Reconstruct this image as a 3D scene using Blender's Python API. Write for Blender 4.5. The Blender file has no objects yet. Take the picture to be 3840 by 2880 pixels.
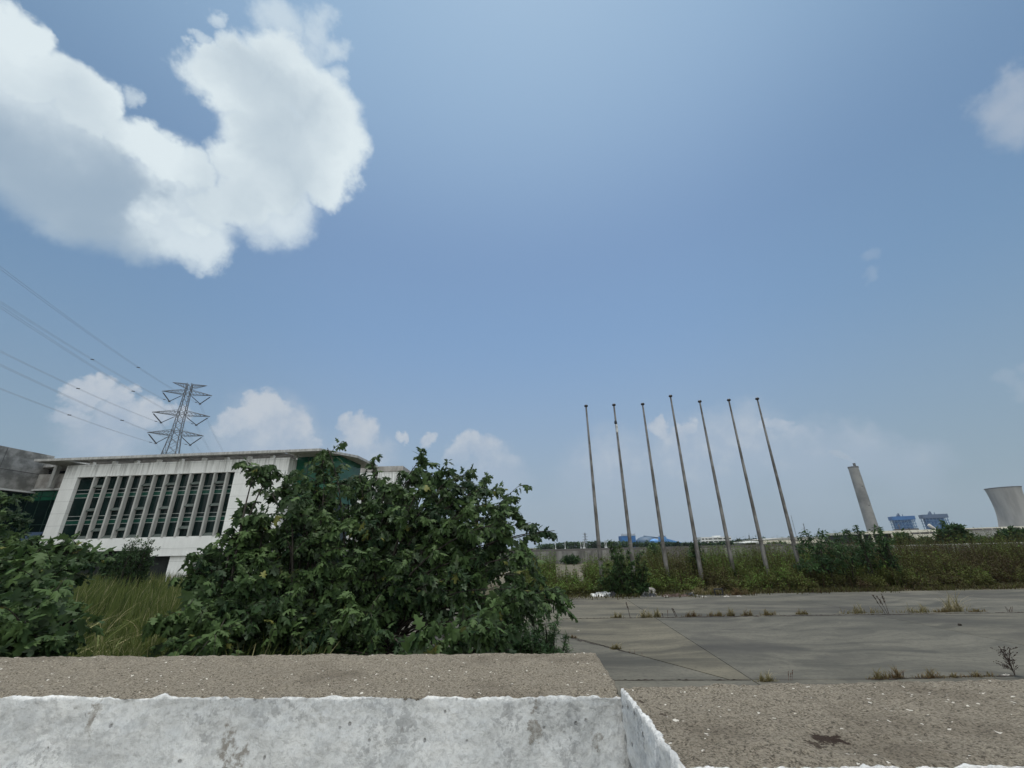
import bpy, math, random
import numpy as np
from mathutils import Vector, Matrix, noise as mnoise

# ------------------------------------------------------------------ camera
SC = bpy.context.scene
COL = SC.collection
H = 2.85                                  # eye height above the field
F, PITCH, ROLL = 1564.0, math.radians(21.5), math.radians(1.38)
cp, sp, cr, sr = math.cos(PITCH), math.sin(PITCH), math.cos(ROLL), math.sin(ROLL)
U0 = Vector((0, -sp, cp)); FW = Vector((0, cp, sp)); R0 = Vector((1, 0, 0))
RT = cr * R0 - sr * U0; UP = cr * U0 + sr * R0
cam = bpy.data.objects.new("camera", bpy.data.cameras.new("camera")); COL.objects.link(cam)
cam.data.sensor_width = 36.0; cam.data.lens = 36.0 * F / 3840.0
cam.data.clip_start = 0.05; cam.data.clip_end = 20000
M = Matrix.Identity(4)
for i in range(3):
    M[i][0], M[i][1], M[i][2] = RT[i], UP[i], -FW[i]
M[2][3] = H
cam.matrix_world = M
SC.camera = cam

# survey helpers: sight line of a photo pixel, and where it meets a known depth or level
def ray(px, py):
    return RT * ((px - 1920) / F) + UP * ((1440 - py) / F) + FW
def aty(px, py, y):
    d = ray(px, py); t = y / d.y
    return Vector((d.x * t, y, H + d.z * t))
def atz(px, py, z=0.0):
    d = ray(px, py); t = (z - H) / d.z
    return Vector((d.x * t, d.y * t, z))

# ------------------------------------------------------------------ light
SUN_EL, SUN_AZ = math.radians(77), math.radians(9)
SUN_DIR = Vector((math.sin(SUN_AZ) * math.cos(SUN_EL), math.cos(SUN_AZ) * math.cos(SUN_EL), math.sin(SUN_EL)))
sun = bpy.data.objects.new("sun", bpy.data.lights.new("sun", 'SUN')); COL.objects.link(sun)
sun.data.energy = 3.2; sun.data.angle = math.radians(0.53); sun.data.color = (1.0, 0.95, 0.87)
sun.rotation_euler = (-SUN_DIR).to_track_quat('-Z', 'Y').to_euler()
SC.view_settings.view_transform = 'Standard'
SC.view_settings.look = 'None'
SC.view_settings.exposure = 0.0
SC.view_settings.gamma = 1.0
SC.cycles.max_bounces = 8
SC.cycles.volume_bounces = 0
SC.cycles.use_denoising = True

class NT:
    """small helper to write node trees"""
    def __init__(s, tree): s.t = tree; s.n = tree.nodes; s.l = tree.links
    def add(s, typ, ins=None, **kw):
        n = s.n.new(typ)
        for k, v in kw.items(): setattr(n, k, v)
        for k, v in (ins or {}).items(): s.set(n.inputs[k], v)
        return n
    def set(s, sock, v):
        if hasattr(v, 'is_output'): s.l.new(v, sock)
        else: sock.default_value = v
    def math(s, op, a, b=None, c=None, clamp=False):
        n = s.n.new('ShaderNodeMath'); n.operation = op; n.use_clamp = clamp
        for i, v in enumerate((a, b, c)):
            if v is not None: s.set(n.inputs[i], v)
        return n.outputs[0]
    def vmath(s, op, a, b=None, scale=None):
        n = s.n.new('ShaderNodeVectorMath'); n.operation = op
        s.set(n.inputs[0], a)
        if b is not None: s.set(n.inputs[1], b)
        if scale is not None: s.set(n.inputs[3], scale)
        return n.outputs[1] if op in ('DOT_PRODUCT', 'LENGTH') else n.outputs[0]
    def rng(s, v, a, b, c=0.0, d=1.0, smooth=True):
        n = s.n.new('ShaderNodeMapRange'); n.interpolation_type = 'SMOOTHSTEP' if smooth else 'LINEAR'
        s.set(n.inputs[0], v)
        for i, q in zip((1, 2, 3, 4), (a, b, c, d)): s.set(n.inputs[i], q)
        return n.outputs[0]
    def mix(s, f, a, b, blend='MIX'):
        n = s.n.new('ShaderNodeMix'); n.data_type = 'RGBA'; n.blend_type = blend
        s.set(n.inputs[0], f)
        for i, v in ((6, a), (7, b)):
            if not hasattr(v, 'is_output') and len(v) == 3: v = (*v, 1)
            s.set(n.inputs[i], v)
        return n.outputs[2]
    def noise(s, vec, scale, detail=4, rough=0.55, out=0, dist=0.0):
        n = s.add('ShaderNodeTexNoise', {'Vector': vec, 'Scale': scale, 'Detail': detail, 'Roughness': rough, 'Distortion': dist})
        return n.outputs[out]

def make_world():
    w = bpy.data.worlds.new("World"); SC.world = w; w.use_nodes = True
    w.cycles.sampling_method = 'MANUAL'; w.cycles.sample_map_resolution = 512
    t = w.node_tree; t.nodes.clear(); n = NT(t)
    sky = n.add('ShaderNodeTexSky', sky_type='NISHITA', sun_disc=False)
    sky.sun_elevation = SUN_EL; sky.sun_rotation = SUN_AZ
    sky.altitude = 0; sky.air_density = 1.25; sky.dust_density = 0.45; sky.ozone_density = 1.2
    d0 = n.vmath('NORMALIZE', n.add('ShaderNodeTexCoord').outputs['Generated'])
    el = n.add('ShaderNodeSeparateXYZ', {0: d0}).outputs[2]
    # summer haze: the low sky is milky rather than bright
    skyc = n.mix(n.rng(el, 0.0, 0.55), SKY_LOW, SKY_HIGH)
    skyc = n.mix(1.0, sky.outputs[0], skyc, 'MULTIPLY')
    skyc = n.mix(n.rng(el, -0.02, 0.5, 0.94, 0.12), skyc, SKY_HAZE)
    ax = n.add('ShaderNodeSeparateXYZ', {0: d0}).outputs[0]
    # the humid air is paler around the high sun
    skyc = n.mix(n.rng(el, 0.58, 0.93, 0.0, 0.62), skyc, (3.5, 5.3, 7.1))
    skyc = n.mix(n.rng(n.math('ABSOLUTE', ax), 0.3, 0.85), skyc, n.mix(1.0, skyc, (0.86, 0.90, 0.88), 'MULTIPLY'))  # lens vignette put into the sky colour: left and right sides darkened
    nz = n.noise(d0, 4.5, 7, 0.62, 1)
    off = n.vmath('SCALE', n.vmath('SUBTRACT', nz, (0.5, 0.5, 0.5)), scale=0.17)
    d1 = n.vmath('NORMALIZE', n.vmath('ADD', d0, off))
    nzl = n.noise(d0, 15, 6, 0.62, 1)
    offl = n.vmath('SCALE', n.vmath('SUBTRACT', nzl, (0.5, 0.5, 0.5)), scale=0.09)
    d2 = n.vmath('NORMALIZE', n.vmath('ADD', d0, offl))
    fine = n.noise(d0, 20, 9, 0.62)
    mid = n.noise(d1, 5.5, 5, 0.55)
    wide = n.noise(d0, 2.6, 4, 0.5)

    def field(dv, blobs, soft=0.15):
        cur = None
        for (px, py, rad) in blobs:
            c = ray(px, py).normalized()
            e = ray(px + rad, py).normalized()
            e2 = ray(px, py + rad).normalized()
            cs = min(max(c.dot(e), c.dot(e2)), 0.9999)
            v = n.math('MULTIPLY_ADD', n.vmath('DOT_PRODUCT', dv, tuple(c)), 1 / (1 - cs), -cs / (1 - cs))
            cur = v if cur is None else n.math('SMOOTH_MAX', cur, v, soft)
        return cur
    k = 1500 / 2212.0
    S = lambda L: [(a * k, b * k, r * k) for a, b, r in L]
    big = S([(30, 60, 190), (190, 120, 150), (120, 330, 270), (330, 360, 200), (470, 440, 160), (560, 520, 150), (560, 600, 130),
             (430, 640, 230), (640, 800, 190), (800, 830, 150), (900, 920, 160), (1060, 960, 150),
             (1130, 260, 90), (1290, 290, 150), (1480, 280, 190), (1200, 420, 200), (1370, 480, 250), (1560, 460, 240), (1700, 560, 220),
             (1790, 640, 200), (1840, 780, 190), (1800, 920, 170), (1780, 1020, 130), (1600, 860, 260), (1430, 740, 260), (1320, 880, 200),
             (1500, 1040, 180), (1340, 1080, 170), (1130, 1120, 170), (950, 1110, 180), (860, 1170, 120), (1040, 1190, 150), (1120, 1230, 80)])
    wisp = S([(1500, 60, 170), (1680, 120, 160), (1790, 250, 110), (1200, 70, 70), (1640, 280, 190), (1100, 170, 60), (760, 560, 80),
              (1640, 1200, 120), (1000, 1380, 110), (1190, 1290, 130), (1830, 420, 90)])
    softb = S([(60, 760, 480), (350, 900, 420), (560, 1150, 340), (760, 1150, 340), (980, 1120, 330), (150, 500, 380), (-200, 600, 500), (900, 1240, 220), (1500, 1080, 260), (1080, 1270, 190)])
    dark = S([(-60, 820, 600), (300, 1010, 520), (580, 1060, 400), (560, 1280, 360), (1010, 1120, 200)])
    rim = S([(150, 60, 230), (260, 250, 200), (420, 400, 190), (540, 540, 170), (640, 700, 160), (790, 830, 170), (940, 920, 170), (1060, 1000, 170), (900, 1180, 150), (1060, 1200, 170), (1180, 1110, 200)])
    dark2 = S([(330, 560, 420), (1500, 760, 420), (1660, 980, 320), (1250, 1040, 300), (1330, 400, 260)])
    Fb = field(d1, big)
    shade = n.rng(n.math('MULTIPLY_ADD', n.math('SUBTRACT', mid, 0.5), 0.6, field(d1, dark, 0.4)), -0.1, 1.1)
    ab = n.rng(n.math('MULTIPLY_ADD', n.math('SUBTRACT', fine, 0.5), 0.80, Fb), -0.28, n.math('MULTIPLY_ADD', shade, 0.7, 0.66))
    aw = n.math('MULTIPLY', n.rng(n.math('MULTIPLY_ADD', n.math('SUBTRACT', fine, 0.5), 1.4, field(d1, wisp)), 0.0, 1.1), 0.62)
    asf = n.math('MULTIPLY', n.rng(n.math('MULTIPLY_ADD', n.math('SUBTRACT', mid, 0.5), 0.5, field(d1, softb, 0.4)), -0.35, 0.75), 0.86)
    a_big = n.math('MAXIMUM', n.math('MAXIMUM', ab, aw), asf)
    shade2 = n.math('MULTIPLY', n.rng(n.math('MULTIPLY_ADD', n.math('SUBTRACT', mid, 0.5), 1.0, field(d1, dark2, 0.4)), -0.2, 1.2), 0.5)
    var = n.math('ADD', n.math('MULTIPLY', n.math('SUBTRACT', mid, 0.45), 0.9), n.math('MULTIPLY', n.math('SUBTRACT', wide, 0.5), 0.9))
    inner = n.rng(n.math('ADD', Fb, n.math('SUBTRACT', fine, 0.5)), -0.1, 0.75, 0.2, 1.0)
    sh = n.math('MULTIPLY', n.math('ADD', shade2, var, clamp=True), inner)
    # below the bright rim of the left arm the cloud is in its own shade
    low_side = n.math('MULTIPLY', shade, n.rng(n.math('MULTIPLY_ADD', n.math('SUBTRACT', fine, 0.5), 0.7, field(d1, rim, 0.3)), -0.1, 0.9, 1.0, 0.12))
    sh = n.math('MAXIMUM', sh, low_side)
    c_big = n.mix(sh, CLOUD_LIT, CLOUD_SHADE)
    low = [(300, 1470, 90), (380, 1450, 80), (460, 1480, 70), (260, 1560, 90), (420, 1560, 120), (560, 1560, 90), (640, 1540, 60),
           (860, 1580, 80), (930, 1570, 70), (1000, 1520, 75), (1010, 1580, 90), (1100, 1600, 90), (1150, 1660, 60),
           (1310, 1610, 55), (1380, 1600, 60), (1360, 1660, 80), (1500, 1635, 26), (1605, 1635, 34),
           (1770, 1660, 60), (1830, 1690, 70), (1900, 1740, 70), (1720, 1720, 60), (1950, 1790, 55),
           (2490, 1600, 48), (2580, 1605, 60), (2545, 1660, 75), (2890, 1590, 40), (2940, 1600, 55), (3000, 1640, 60), (3080, 1640, 50), (2900, 1660, 60),
           (2680, 1720, 70), (2450, 1730, 60), (3200, 1660, 60), (3300, 1700, 80), (3420, 1700, 60), (3040, 1730, 90), (2270, 1760, 50), (2820, 1740, 70)]
    lowsoft = [(2300, 1800, 260), (2800, 1680, 260), (3250, 1720, 220), (400, 1640, 240), (1000, 1680, 260), (1350, 1720, 160), (1850, 1800, 180), (2600, 1760, 300), (3050, 1760, 300), (3400, 1780, 260)]
    Fl = field(d2, low, 0.1)
    al = n.rng(n.math('MULTIPLY_ADD', n.math('SUBTRACT', fine, 0.5), 0.75, Fl), -0.12, 0.75)
    # cumulus bases dissolve in the haze near the horizon
    al = n.math('MULTIPLY', al, n.rng(el, 0.10, 0.27, 0.1, 0.95))
    al2 = n.math('MULTIPLY', n.rng(field(d2, lowsoft, 0.3), 0.0, 1.2), n.rng(el, 0.05, 0.20, 0.25, 0.8))
    # the humid air fades the low cloud more to the right, under the sun side
    fade = n.rng(ax, -0.35, 0.25, 1.0, 0.95)
    a_low = n.math('MULTIPLY', n.math('MAXIMUM', al, al2), fade)
    rgt = [(3820, 330, 130), (3760, 390, 130), (3850, 430, 170), (3830, 280, 70)]
    rgt2 = [(3285, 945, 34), (3260, 1030, 36), (3770, 1425, 60), (3835, 1380, 60), (3820, 1450, 70)]
    ar = n.math('MULTIPLY', n.rng(n.math('MULTIPLY_ADD', n.math('SUBTRACT', fine, 0.5), 0.8, field(d2, rgt, 0.4)), -0.5, 1.6), 0.60)
    ar2 = n.math('MULTIPLY', n.rng(n.math('MULTIPLY_ADD', n.math('SUBTRACT', fine, 0.5), 1.2, field(d2, rgt2, 0.3)), -0.1, 1.2), 0.17)
    a_r = n.math('MAXIMUM', ar, ar2)
    c_low = n.mix(n.rng(n.math('MULTIPLY_ADD', n.math('SUBTRACT', fine, 0.5), 0.5, el), 0.12, 0.34, 1.0, 0.0), CLOUDLOW_LIT, CLOUDLOW_SHADE)
    c = n.mix(a_low, skyc, c_low)
    c = n.mix(a_r, c, CLOUDLOW_LIT)
    c = n.mix(a_big, c, c_big)
    # added unseen cumulus behind the viewer, extra bright to fill the shaded faces
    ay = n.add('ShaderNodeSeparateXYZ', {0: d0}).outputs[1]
    a_rear_fill = n.math('MULTIPLY', n.rng(n.noise(d0, 2.2, 5, 0.6), 0.30, 0.48), n.rng(ay, -0.12, -0.3))
    c = n.mix(n.math('MULTIPLY', a_rear_fill, n.rng(el, 0.0, 0.12)), c, (13.0, 13.4, 13.4))
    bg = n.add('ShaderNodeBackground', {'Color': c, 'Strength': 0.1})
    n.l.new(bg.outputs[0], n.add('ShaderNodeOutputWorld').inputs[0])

SKY_LOW, SKY_HIGH = (0.76, 0.82, 0.94), (0.93, 1.03, 1.05)
SKY_HAZE = (2.95, 3.75, 4.7)
CLOUD_LIT, CLOUD_SHADE = (7.3, 8.2, 8.6), (3.5, 4.5, 5.5)
CLOUDLOW_LIT, CLOUDLOW_SHADE = (5.2, 5.7, 6.3), (3.8, 4.6, 5.7)
make_world()
HAZE = 0.00007
# ------------------------------------------------------------------ object helpers
rng = np.random.default_rng(7)
random.seed(11)
def tag(o, label=None, cat=None, group=None, kind=None):
    if label: o['label'] = label
    if cat: o['category'] = cat
    if group: o['group'] = group
    if kind: o['kind'] = kind
    return o
def empty(name, loc=(0, 0, 0), rz=0.0):
    o = bpy.data.objects.new(name, None); COL.objects.link(o)
    o.location = loc; o.rotation_euler = (0, 0, rz); o.empty_display_size = 0.2
    return o
def link(name, me, mats, parent=None, loc=None, smooth=False):
    o = bpy.data.objects.new(name, me); COL.objects.link(o)
    for m in (mats if isinstance(mats, (list, tuple)) else [mats]): me.materials.append(m)
    if parent: o.parent = parent
    if loc is not None: o.location = loc
    if smooth: me.shade_smooth()
    return o
def copy_tree(o, parent=None):
    c = o.copy(); COL.objects.link(c)
    if parent: c.parent = parent
    for ch in list(o.children): copy_tree(ch, c)
    return c

class MB:
    """collects boxes, tubes, prisms; build() links them as one mesh"""
    def __init__(s): s.v = []; s.f = []; s.m = []
    def add(s, vs, fs, mi=0):
        b = len(s.v); s.v += [tuple(v) for v in vs]
        s.f += [tuple(b + i for i in f) for f in fs]; s.m += [mi] * len(fs)
        return s
    def hexa(s, p, mi=0):          # 8 corners: bottom ring then top ring
        return s.add(p, [(3, 2, 1, 0), (4, 5, 6, 7), (0, 1, 5, 4), (1, 2, 6, 5), (2, 3, 7, 6), (3, 0, 4, 7)], mi)
    def box(s, x0, x1, y0, y1, z0, z1, mi=0):
        return s.hexa([(x0, y0, z0), (x1, y0, z0), (x1, y1, z0), (x0, y1, z0), (x0, y0, z1), (x1, y0, z1), (x1, y1, z1), (x0, y1, z1)], mi)
    def prism(s, poly, z0, z1, mi=0):
        n = len(poly)
        vs = [(x, y, z0) for x, y in poly] + [(x, y, z1) for x, y in poly]
        fs = [tuple(range(n))[::-1], tuple(range(n, 2 * n))] + [(i, (i + 1) % n, n + (i + 1) % n, n + i) for i in range(n)]
        return s.add(vs, fs, mi)
    def tube(s, pts, rad, n=6, mi=0, cap=True):
        pts = [Vector(p) for p in pts]; k = len(pts)
        if not hasattr(rad, '__len__'): rad = [rad] * k
        vs, fs = [], []
        ref = None
        for i, p in enumerate(pts):
            d = (pts[min(i + 1, k - 1)] - pts[max(i - 1, 0)]).normalized()
            if ref is None: ref = d.orthogonal().normalized()
            ref = (ref - d * ref.dot(d)); ref = ref.normalized() if ref.length > 1e-6 else d.orthogonal().normalized()
            q = d.cross(ref)
            for j in range(n):
                a = 2 * math.pi * (j + 0.5) / n
                vs.append(p + (ref * math.cos(a) + q * math.sin(a)) * rad[i])
        for i in range(k - 1):
            for j in range(n):
                fs.append((i * n + j, i * n + (j + 1) % n, (i + 1) * n + (j + 1) % n, (i + 1) * n + j))
        if cap: fs += [tuple(range(n))[::-1], tuple(range((k - 1) * n, k * n))]
        return s.add(vs, fs, mi)
    def lathe(s, prof, n=32, mi=0, c=(0, 0)):
        vs, fs = [], []
        for r, z in prof:
            for j in range(n):
                a = 2 * math.pi * j / n
                vs.append((c[0] + r * math.cos(a), c[1] + r * math.sin(a), z))
        for i in range(len(prof) - 1):
            for j in range(n):
                fs.append((i * n + j, i * n + (j + 1) % n, (i + 1) * n + (j + 1) % n, (i + 1) * n + j))
        fs += [tuple(range(n))[::-1], tuple(range((len(prof) - 1) * n, len(prof) * n))]
        return s.add(vs, fs, mi)
    def mesh(s, name):
        me = bpy.data.meshes.new(name); me.from_pydata(s.v, [], s.f)
        me.polygons.foreach_set('material_index', s.m); me.update()
        return me
    def build(s, name, mats, parent=None, loc=None, smooth=False):
        return link(name, s.mesh(name), mats, parent, loc, smooth)

def np_mesh(name, V, Fc, attrs=None):
    me = bpy.data.meshes.new(name)
    V = np.asarray(V, np.float32); Fc = np.asarray(Fc, np.int32)
    m, k = Fc.shape
    me.vertices.add(len(V)); me.vertices.foreach_set('co', V.ravel())
    me.loops.add(m * k); me.loops.foreach_set('vertex_index', Fc.ravel())
    me.polygons.add(m); me.polygons.foreach_set('loop_start', np.arange(0, m * k, k, dtype=np.int32))
    for a, val in (attrs or {}).items():
        at = me.attributes.new(a, 'FLOAT', 'POINT'); at.data.foreach_set('value', np.asarray(val, np.float32))
    me.update(calc_edges=True)
    return me
def nrm(a): return a / np.maximum(np.linalg.norm(a, axis=1, keepdims=True), 1e-9)
def scatter(T, TF, O, X, Y, Z, S):
    """copies of a small template: O origin, X/Y/Z axes, S size, all per copy"""
    T = np.asarray(T, float); TF = np.asarray(TF)
    V = O[:, None, :] + S[:, None, None] * (T[None, :, 0, None] * X[:, None, :] + T[None, :, 1, None] * Y[:, None, :] + T[None, :, 2, None] * Z[:, None, :])
    n, k = len(O), len(T)
    Fc = TF[None, :, :] + (np.arange(n) * k)[:, None, None]
    return V.reshape(-1, 3), Fc.reshape(-1, TF.shape[1]), k

# ------------------------------------------------------------------ materials
def new_mat(name):
    m = bpy.data.materials.new(name); m.use_nodes = True
    t = m.node_tree; t.nodes.clear(); n = NT(t)
    out = n.add('ShaderNodeOutputMaterial'); b = n.add('ShaderNodeBsdfPrincipled')
    n.l.new(b.outputs[0], out.inputs[0])
    return m, n, b, out
def obj_vec(n): return n.add('ShaderNodeTexCoord').outputs['Object']
def geo_pos(n): return n.add('ShaderNodeNewGeometry').outputs['Position']
def bump(n, b, h, strength=0.5, dist=0.01):  # dist may be a socket
    n.set(b.inputs['Normal'], n.add('ShaderNodeBump', {'Height': h, 'Strength': strength, 'Distance': dist}).outputs[0])
def mottled(name, a, c, scale=2.0, rough=0.8, metal=0.0, detail=6, lo=0.35, hi=0.65, bmp=0.0, stretch=None, spec=0.3):
    m, n, b, _ = new_mat(name)
    v = geo_pos(n)
    if stretch: v = n.vmath('MULTIPLY', v, stretch)
    f = n.noise(v, scale, detail, 0.6)
    n.set(b.inputs['Base Color'], n.mix(n.rng(f, lo, hi), a, c))
    b.inputs['Roughness'].default_value = rough; b.inputs['Metallic'].default_value = metal
    b.inputs['Specular IOR Level'].default_value = spec
    if bmp: bump(n, b, f, bmp, 0.02)
    return m

def leaf_mat(name, dark, mid, dry, under, rough=0.5, trans=0.22, spec=0.35):
    m, n, b, out = new_mat(name)
    t = n.add('ShaderNodeAttribute', attribute_name='tint').outputs['Fac']
    c = n.mix(n.rng(t, 0.0, 0.55, smooth=False), dark, mid)
    c = n.mix(n.rng(t, 0.75, 1.0, smooth=False), c, dry)
    g = n.add('ShaderNodeNewGeometry')
    c2 = n.mix(g.outputs['Backfacing'], c, under) if under else c
    n.set(b.inputs['Base Color'], c2)
    b.inputs['Roughness'].default_value = rough; b.inputs['Specular IOR Level'].default_value = spec
    tr = n.add('ShaderNodeBsdfTranslucent', {'Color': c})
    mx = n.add('ShaderNodeMixShader', {0: trans, 1: b.outputs[0], 2: tr.outputs[0]})
    n.l.new(mx.outputs[0], out.inputs[0])
    return m

MT = {}
MT['leaf'] = leaf_mat('broad_leaf', (0.013, 0.033, 0.013), (0.064, 0.110, 0.034), (0.16, 0.16, 0.04), (0.10, 0.14, 0.085), 0.62, 0.25, 0.16)
MT['leaf_far'] = leaf_mat('far_leaf', (0.016, 0.038, 0.016), (0.042, 0.082, 0.028), (0.07, 0.09, 0.03), (0.05, 0.08, 0.04), 0.7, 0.25, 0.12)
MT['feather'] = leaf_mat('fine_leaf', (0.020, 0.050, 0.016), (0.045, 0.095, 0.030), (0.11, 0.13, 0.05), None, 0.6)
MT['weed'] = leaf_mat('weed_leaf', (0.055, 0.038, 0.024), (0.080, 0.092, 0.027), (0.105, 0.18, 0.040), None, 0.75, 0.3, 0.1)
MT['grass'] = leaf_mat('grass_blade', (0.034, 0.054, 0.016), (0.115, 0.145, 0.040), (0.34, 0.31, 0.16), None, 0.6, 0.3, 0.15)
MT['tuft'] = leaf_mat('tuft_blade', (0.13, 0.085, 0.05), (0.17, 0.15, 0.07), (0.36, 0.32, 0.21), None, 0.8, 0.35, 0.05)
MT['conifer'] = leaf_mat('conifer_leaf', (0.010, 0.026, 0.016), (0.020, 0.044, 0.024), (0.03, 0.05, 0.03), None, 0.8, 0.1, 0.1)
MT['bark'] = mottled('bark', (0.014, 0.012, 0.010), (0.045, 0.038, 0.030), 9, 0.9)
MT['stalk'] = mottled('dry_stalk', (0.03, 0.022, 0.018), (0.07, 0.05, 0.04), 20, 0.95)
MT['redstalk'] = mottled('red_stalk', (0.06, 0.03, 0.022), (0.12, 0.065, 0.045), 20, 0.95)

# weathered white building render with rain streaks and panel joints
def facade_mat():
    m, n, b, _ = new_mat('white_render')
    v = obj_vec(n); xyz = n.add('ShaderNodeSeparateXYZ', {0: v}).outputs
    st = n.noise(n.vmath('MULTIPLY', v, (3.2, 3.2, 0.18)), 1.0, 5, 0.65)
    blot = n.noise(v, 0.55, 5, 0.6)
    top = n.rng(xyz[2], 11.8, 14.6)
    k = n.math('MULTIPLY', n.rng(st, 0.42, 0.66), n.math('MULTIPLY_ADD', top, 0.62, 0.07))
    c = n.mix(n.rng(blot, 0.35, 0.7), (0.78, 0.79, 0.77), (0.86, 0.87, 0.85))
    c = n.mix(k, c, (0.20, 0.20, 0.185))
    jz = n.math('ABSOLUTE', n.math('SUBTRACT', n.math('FRACT', n.math('MULTIPLY', xyz[2], 0.66)), 0.5))
    c = n.mix(n.math('MULTIPLY', n.rng(jz, 0.0, 0.022, 1.0, 0.0), 0.55), c, (0.2, 0.2, 0.19))
    n.set(b.inputs['Base Color'], c); b.inputs['Roughness'].default_value = 0.85
    b.inputs['Specular IOR Level'].default_value = 0.2
    return m
MT['facade'] = facade_mat()
MT['fin'] = mottled('fin_concrete', (0.38, 0.385, 0.365), (0.50, 0.50, 0.475), 1.2, 0.85, stretch=(1.5, 1.5, 0.4))
MT['shelf'] = mottled('shelf_panel', (0.085, 0.105, 0.095), (0.13, 0.155, 0.14), 1.2, 0.7)
MT['greyconc'] = mottled('grey_concrete', (0.15, 0.15, 0.14), (0.34, 0.335, 0.32), 0.7, 0.9, stretch=(1, 1, 1.2))
MT['tanconc'] = mottled('stained_panel', (0.28, 0.265, 0.245), (0.47, 0.455, 0.43), 0.9, 0.9)
MT['roofslab'] = mottled('roof_slab', (0.32, 0.32, 0.31), (0.50, 0.50, 0.48), 1.5, 0.85, stretch=(3, 3, 0.6))
MT['beam'] = mottled('beam', (0.05, 0.047, 0.042), (0.11, 0.105, 0.095), 1.5, 0.85)
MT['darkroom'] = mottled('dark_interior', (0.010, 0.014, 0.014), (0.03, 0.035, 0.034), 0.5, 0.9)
def glass_mat(name, a, c, rough=0.08):
    m, n, b, _ = new_mat(name)
    f = n.noise(geo_pos(n), 0.35, 3, 0.5)
    n.set(b.inputs['Base Color'], n.mix(n.rng(f, 0.35, 0.65), a, c))
    b.inputs['Roughness'].default_value = rough; b.inputs['Specular IOR Level'].default_value = 0.13
    return m
MT['glass'] = glass_mat('dark_green_glass', (0.0035, 0.011, 0.010), (0.006, 0.019, 0.017))
MT['glassband'] = glass_mat('green_glass_band', (0.014, 0.085, 0.052), (0.02, 0.115, 0.07))
MT['mullion'] = mottled('mullion', (0.30, 0.32, 0.31), (0.4, 0.42, 0.4), 2, 0.5, 0.3)
MT['mullion_dark'] = mottled('dark_mullion', (0.02, 0.05, 0.04), (0.03, 0.07, 0.05), 2, 0.4)
MT['galv'] = mottled('galvanised_steel', (0.11, 0.115, 0.125), (0.18, 0.19, 0.20), 3, 0.7, 0.2)
MT['wire'] = mottled('wire', (0.24, 0.27, 0.31), (0.28, 0.31, 0.35), 3, 0.7)
MT['insul'] = mottled('insulator', (0.035, 0.04, 0.05), (0.06, 0.065, 0.075), 4, 0.5)
MT['pole'] = mottled('stained_steel_pole', (0.10, 0.093, 0.084), (0.25, 0.24, 0.225), 2.2, 0.5, 0.35, stretch=(1, 1, 0.5))
MT['polecap'] = mottled('pole_cap', (0.03, 0.03, 0.032), (0.07, 0.07, 0.07), 12, 0.35, 0.5)
MT['stack'] = mottled('stack_concrete', (0.15, 0.147, 0.138), (0.27, 0.262, 0.242), 0.03, 0.9, detail=8, stretch=(1.4, 1.4, 1.5))
MT['stackrim'] = mottled('stack_rim', (0.09, 0.09, 0.09), (0.14, 0.14, 0.14), 0.2, 0.9)
MT['tower'] = mottled('tower_concrete', (0.22, 0.215, 0.20), (0.32, 0.31, 0.29), 0.02, 0.9, detail=9, stretch=(2.6, 2.6, 0.5))
MT['blue'] = mottled('blue_cladding', (0.025, 0.11, 0.30), (0.035, 0.15, 0.38), 0.05, 0.6)
MT['bluegrey'] = mottled('faded_blue_cladding', (0.07, 0.11, 0.19), (0.09, 0.14, 0.23), 0.05, 0.6)
MT['bluecase'] = mottled('boiler_casing', (0.018, 0.10, 0.27), (0.03, 0.135, 0.34), 0.15, 0.7)
MT['bluesteel'] = mottled('blue_steelwork', (0.07, 0.16, 0.29), (0.10, 0.21, 0.36), 0.1, 0.6)
MT['lightblue'] = mottled('light_blue_cladding', (0.07, 0.22, 0.50), (0.10, 0.27, 0.56), 0.05, 0.6)
MT['domegrey'] = mottled('dome_cladding', (0.045, 0.085, 0.14), (0.06, 0.105, 0.165), 0.05, 0.6)
MT['cream'] = mottled('cream_cladding', (0.64, 0.61, 0.50), (0.74, 0.71, 0.60), 0.06, 0.8)
MT['creamgrey'] = mottled('grey_cladding', (0.28, 0.28, 0.26), (0.36, 0.36, 0.34), 0.06, 0.8)
MT['white'] = mottled('white_wall', (0.62, 0.63, 0.62), (0.7, 0.71, 0.7), 0.1, 0.8)
MT['plantdark'] = mottled('plant_grey', (0.085, 0.08, 0.08), (0.14, 0.13, 0.13), 0.05, 0.9)
MT['pipe'] = mottled('flue_duct', (0.42, 0.40, 0.36), (0.5, 0.48, 0.43), 0.2, 0.7)
MT['perim'] = mottled('perimeter_concrete', (0.11, 0.107, 0.10), (0.25, 0.245, 0.23), 0.9, 0.9, stretch=(1, 1, 0.25))
MT['coping'] = mottled('pale_coping', (0.40, 0.40, 0.37), (0.5, 0.5, 0.46), 0.5, 0.9)
MT['plastic'] = mottled('white_sheet', (0.30, 0.31, 0.31), (0.75, 0.76, 0.75), 7, 0.5)
MT['black'] = mottled('black_plastic', (0.012, 0.014, 0.017), (0.03, 0.033, 0.04), 6, 0.35)
MT['board'] = mottled('brown_board', (0.05, 0.032, 0.028), (0.11, 0.075, 0.065), 5, 0.85)
MT['stone'] = mottled('stone', (0.16, 0.155, 0.145), (0.33, 0.32, 0.30), 5, 0.9)
MT['scrap'] = mottled('pale_scrap', (0.16, 0.15, 0.135), (0.42, 0.40, 0.36), 9, 0.7)
MT['embank'] = mottled('embankment_soil', (0.026, 0.025, 0.022), (0.045, 0.042, 0.037), 0.1, 0.95)

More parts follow.
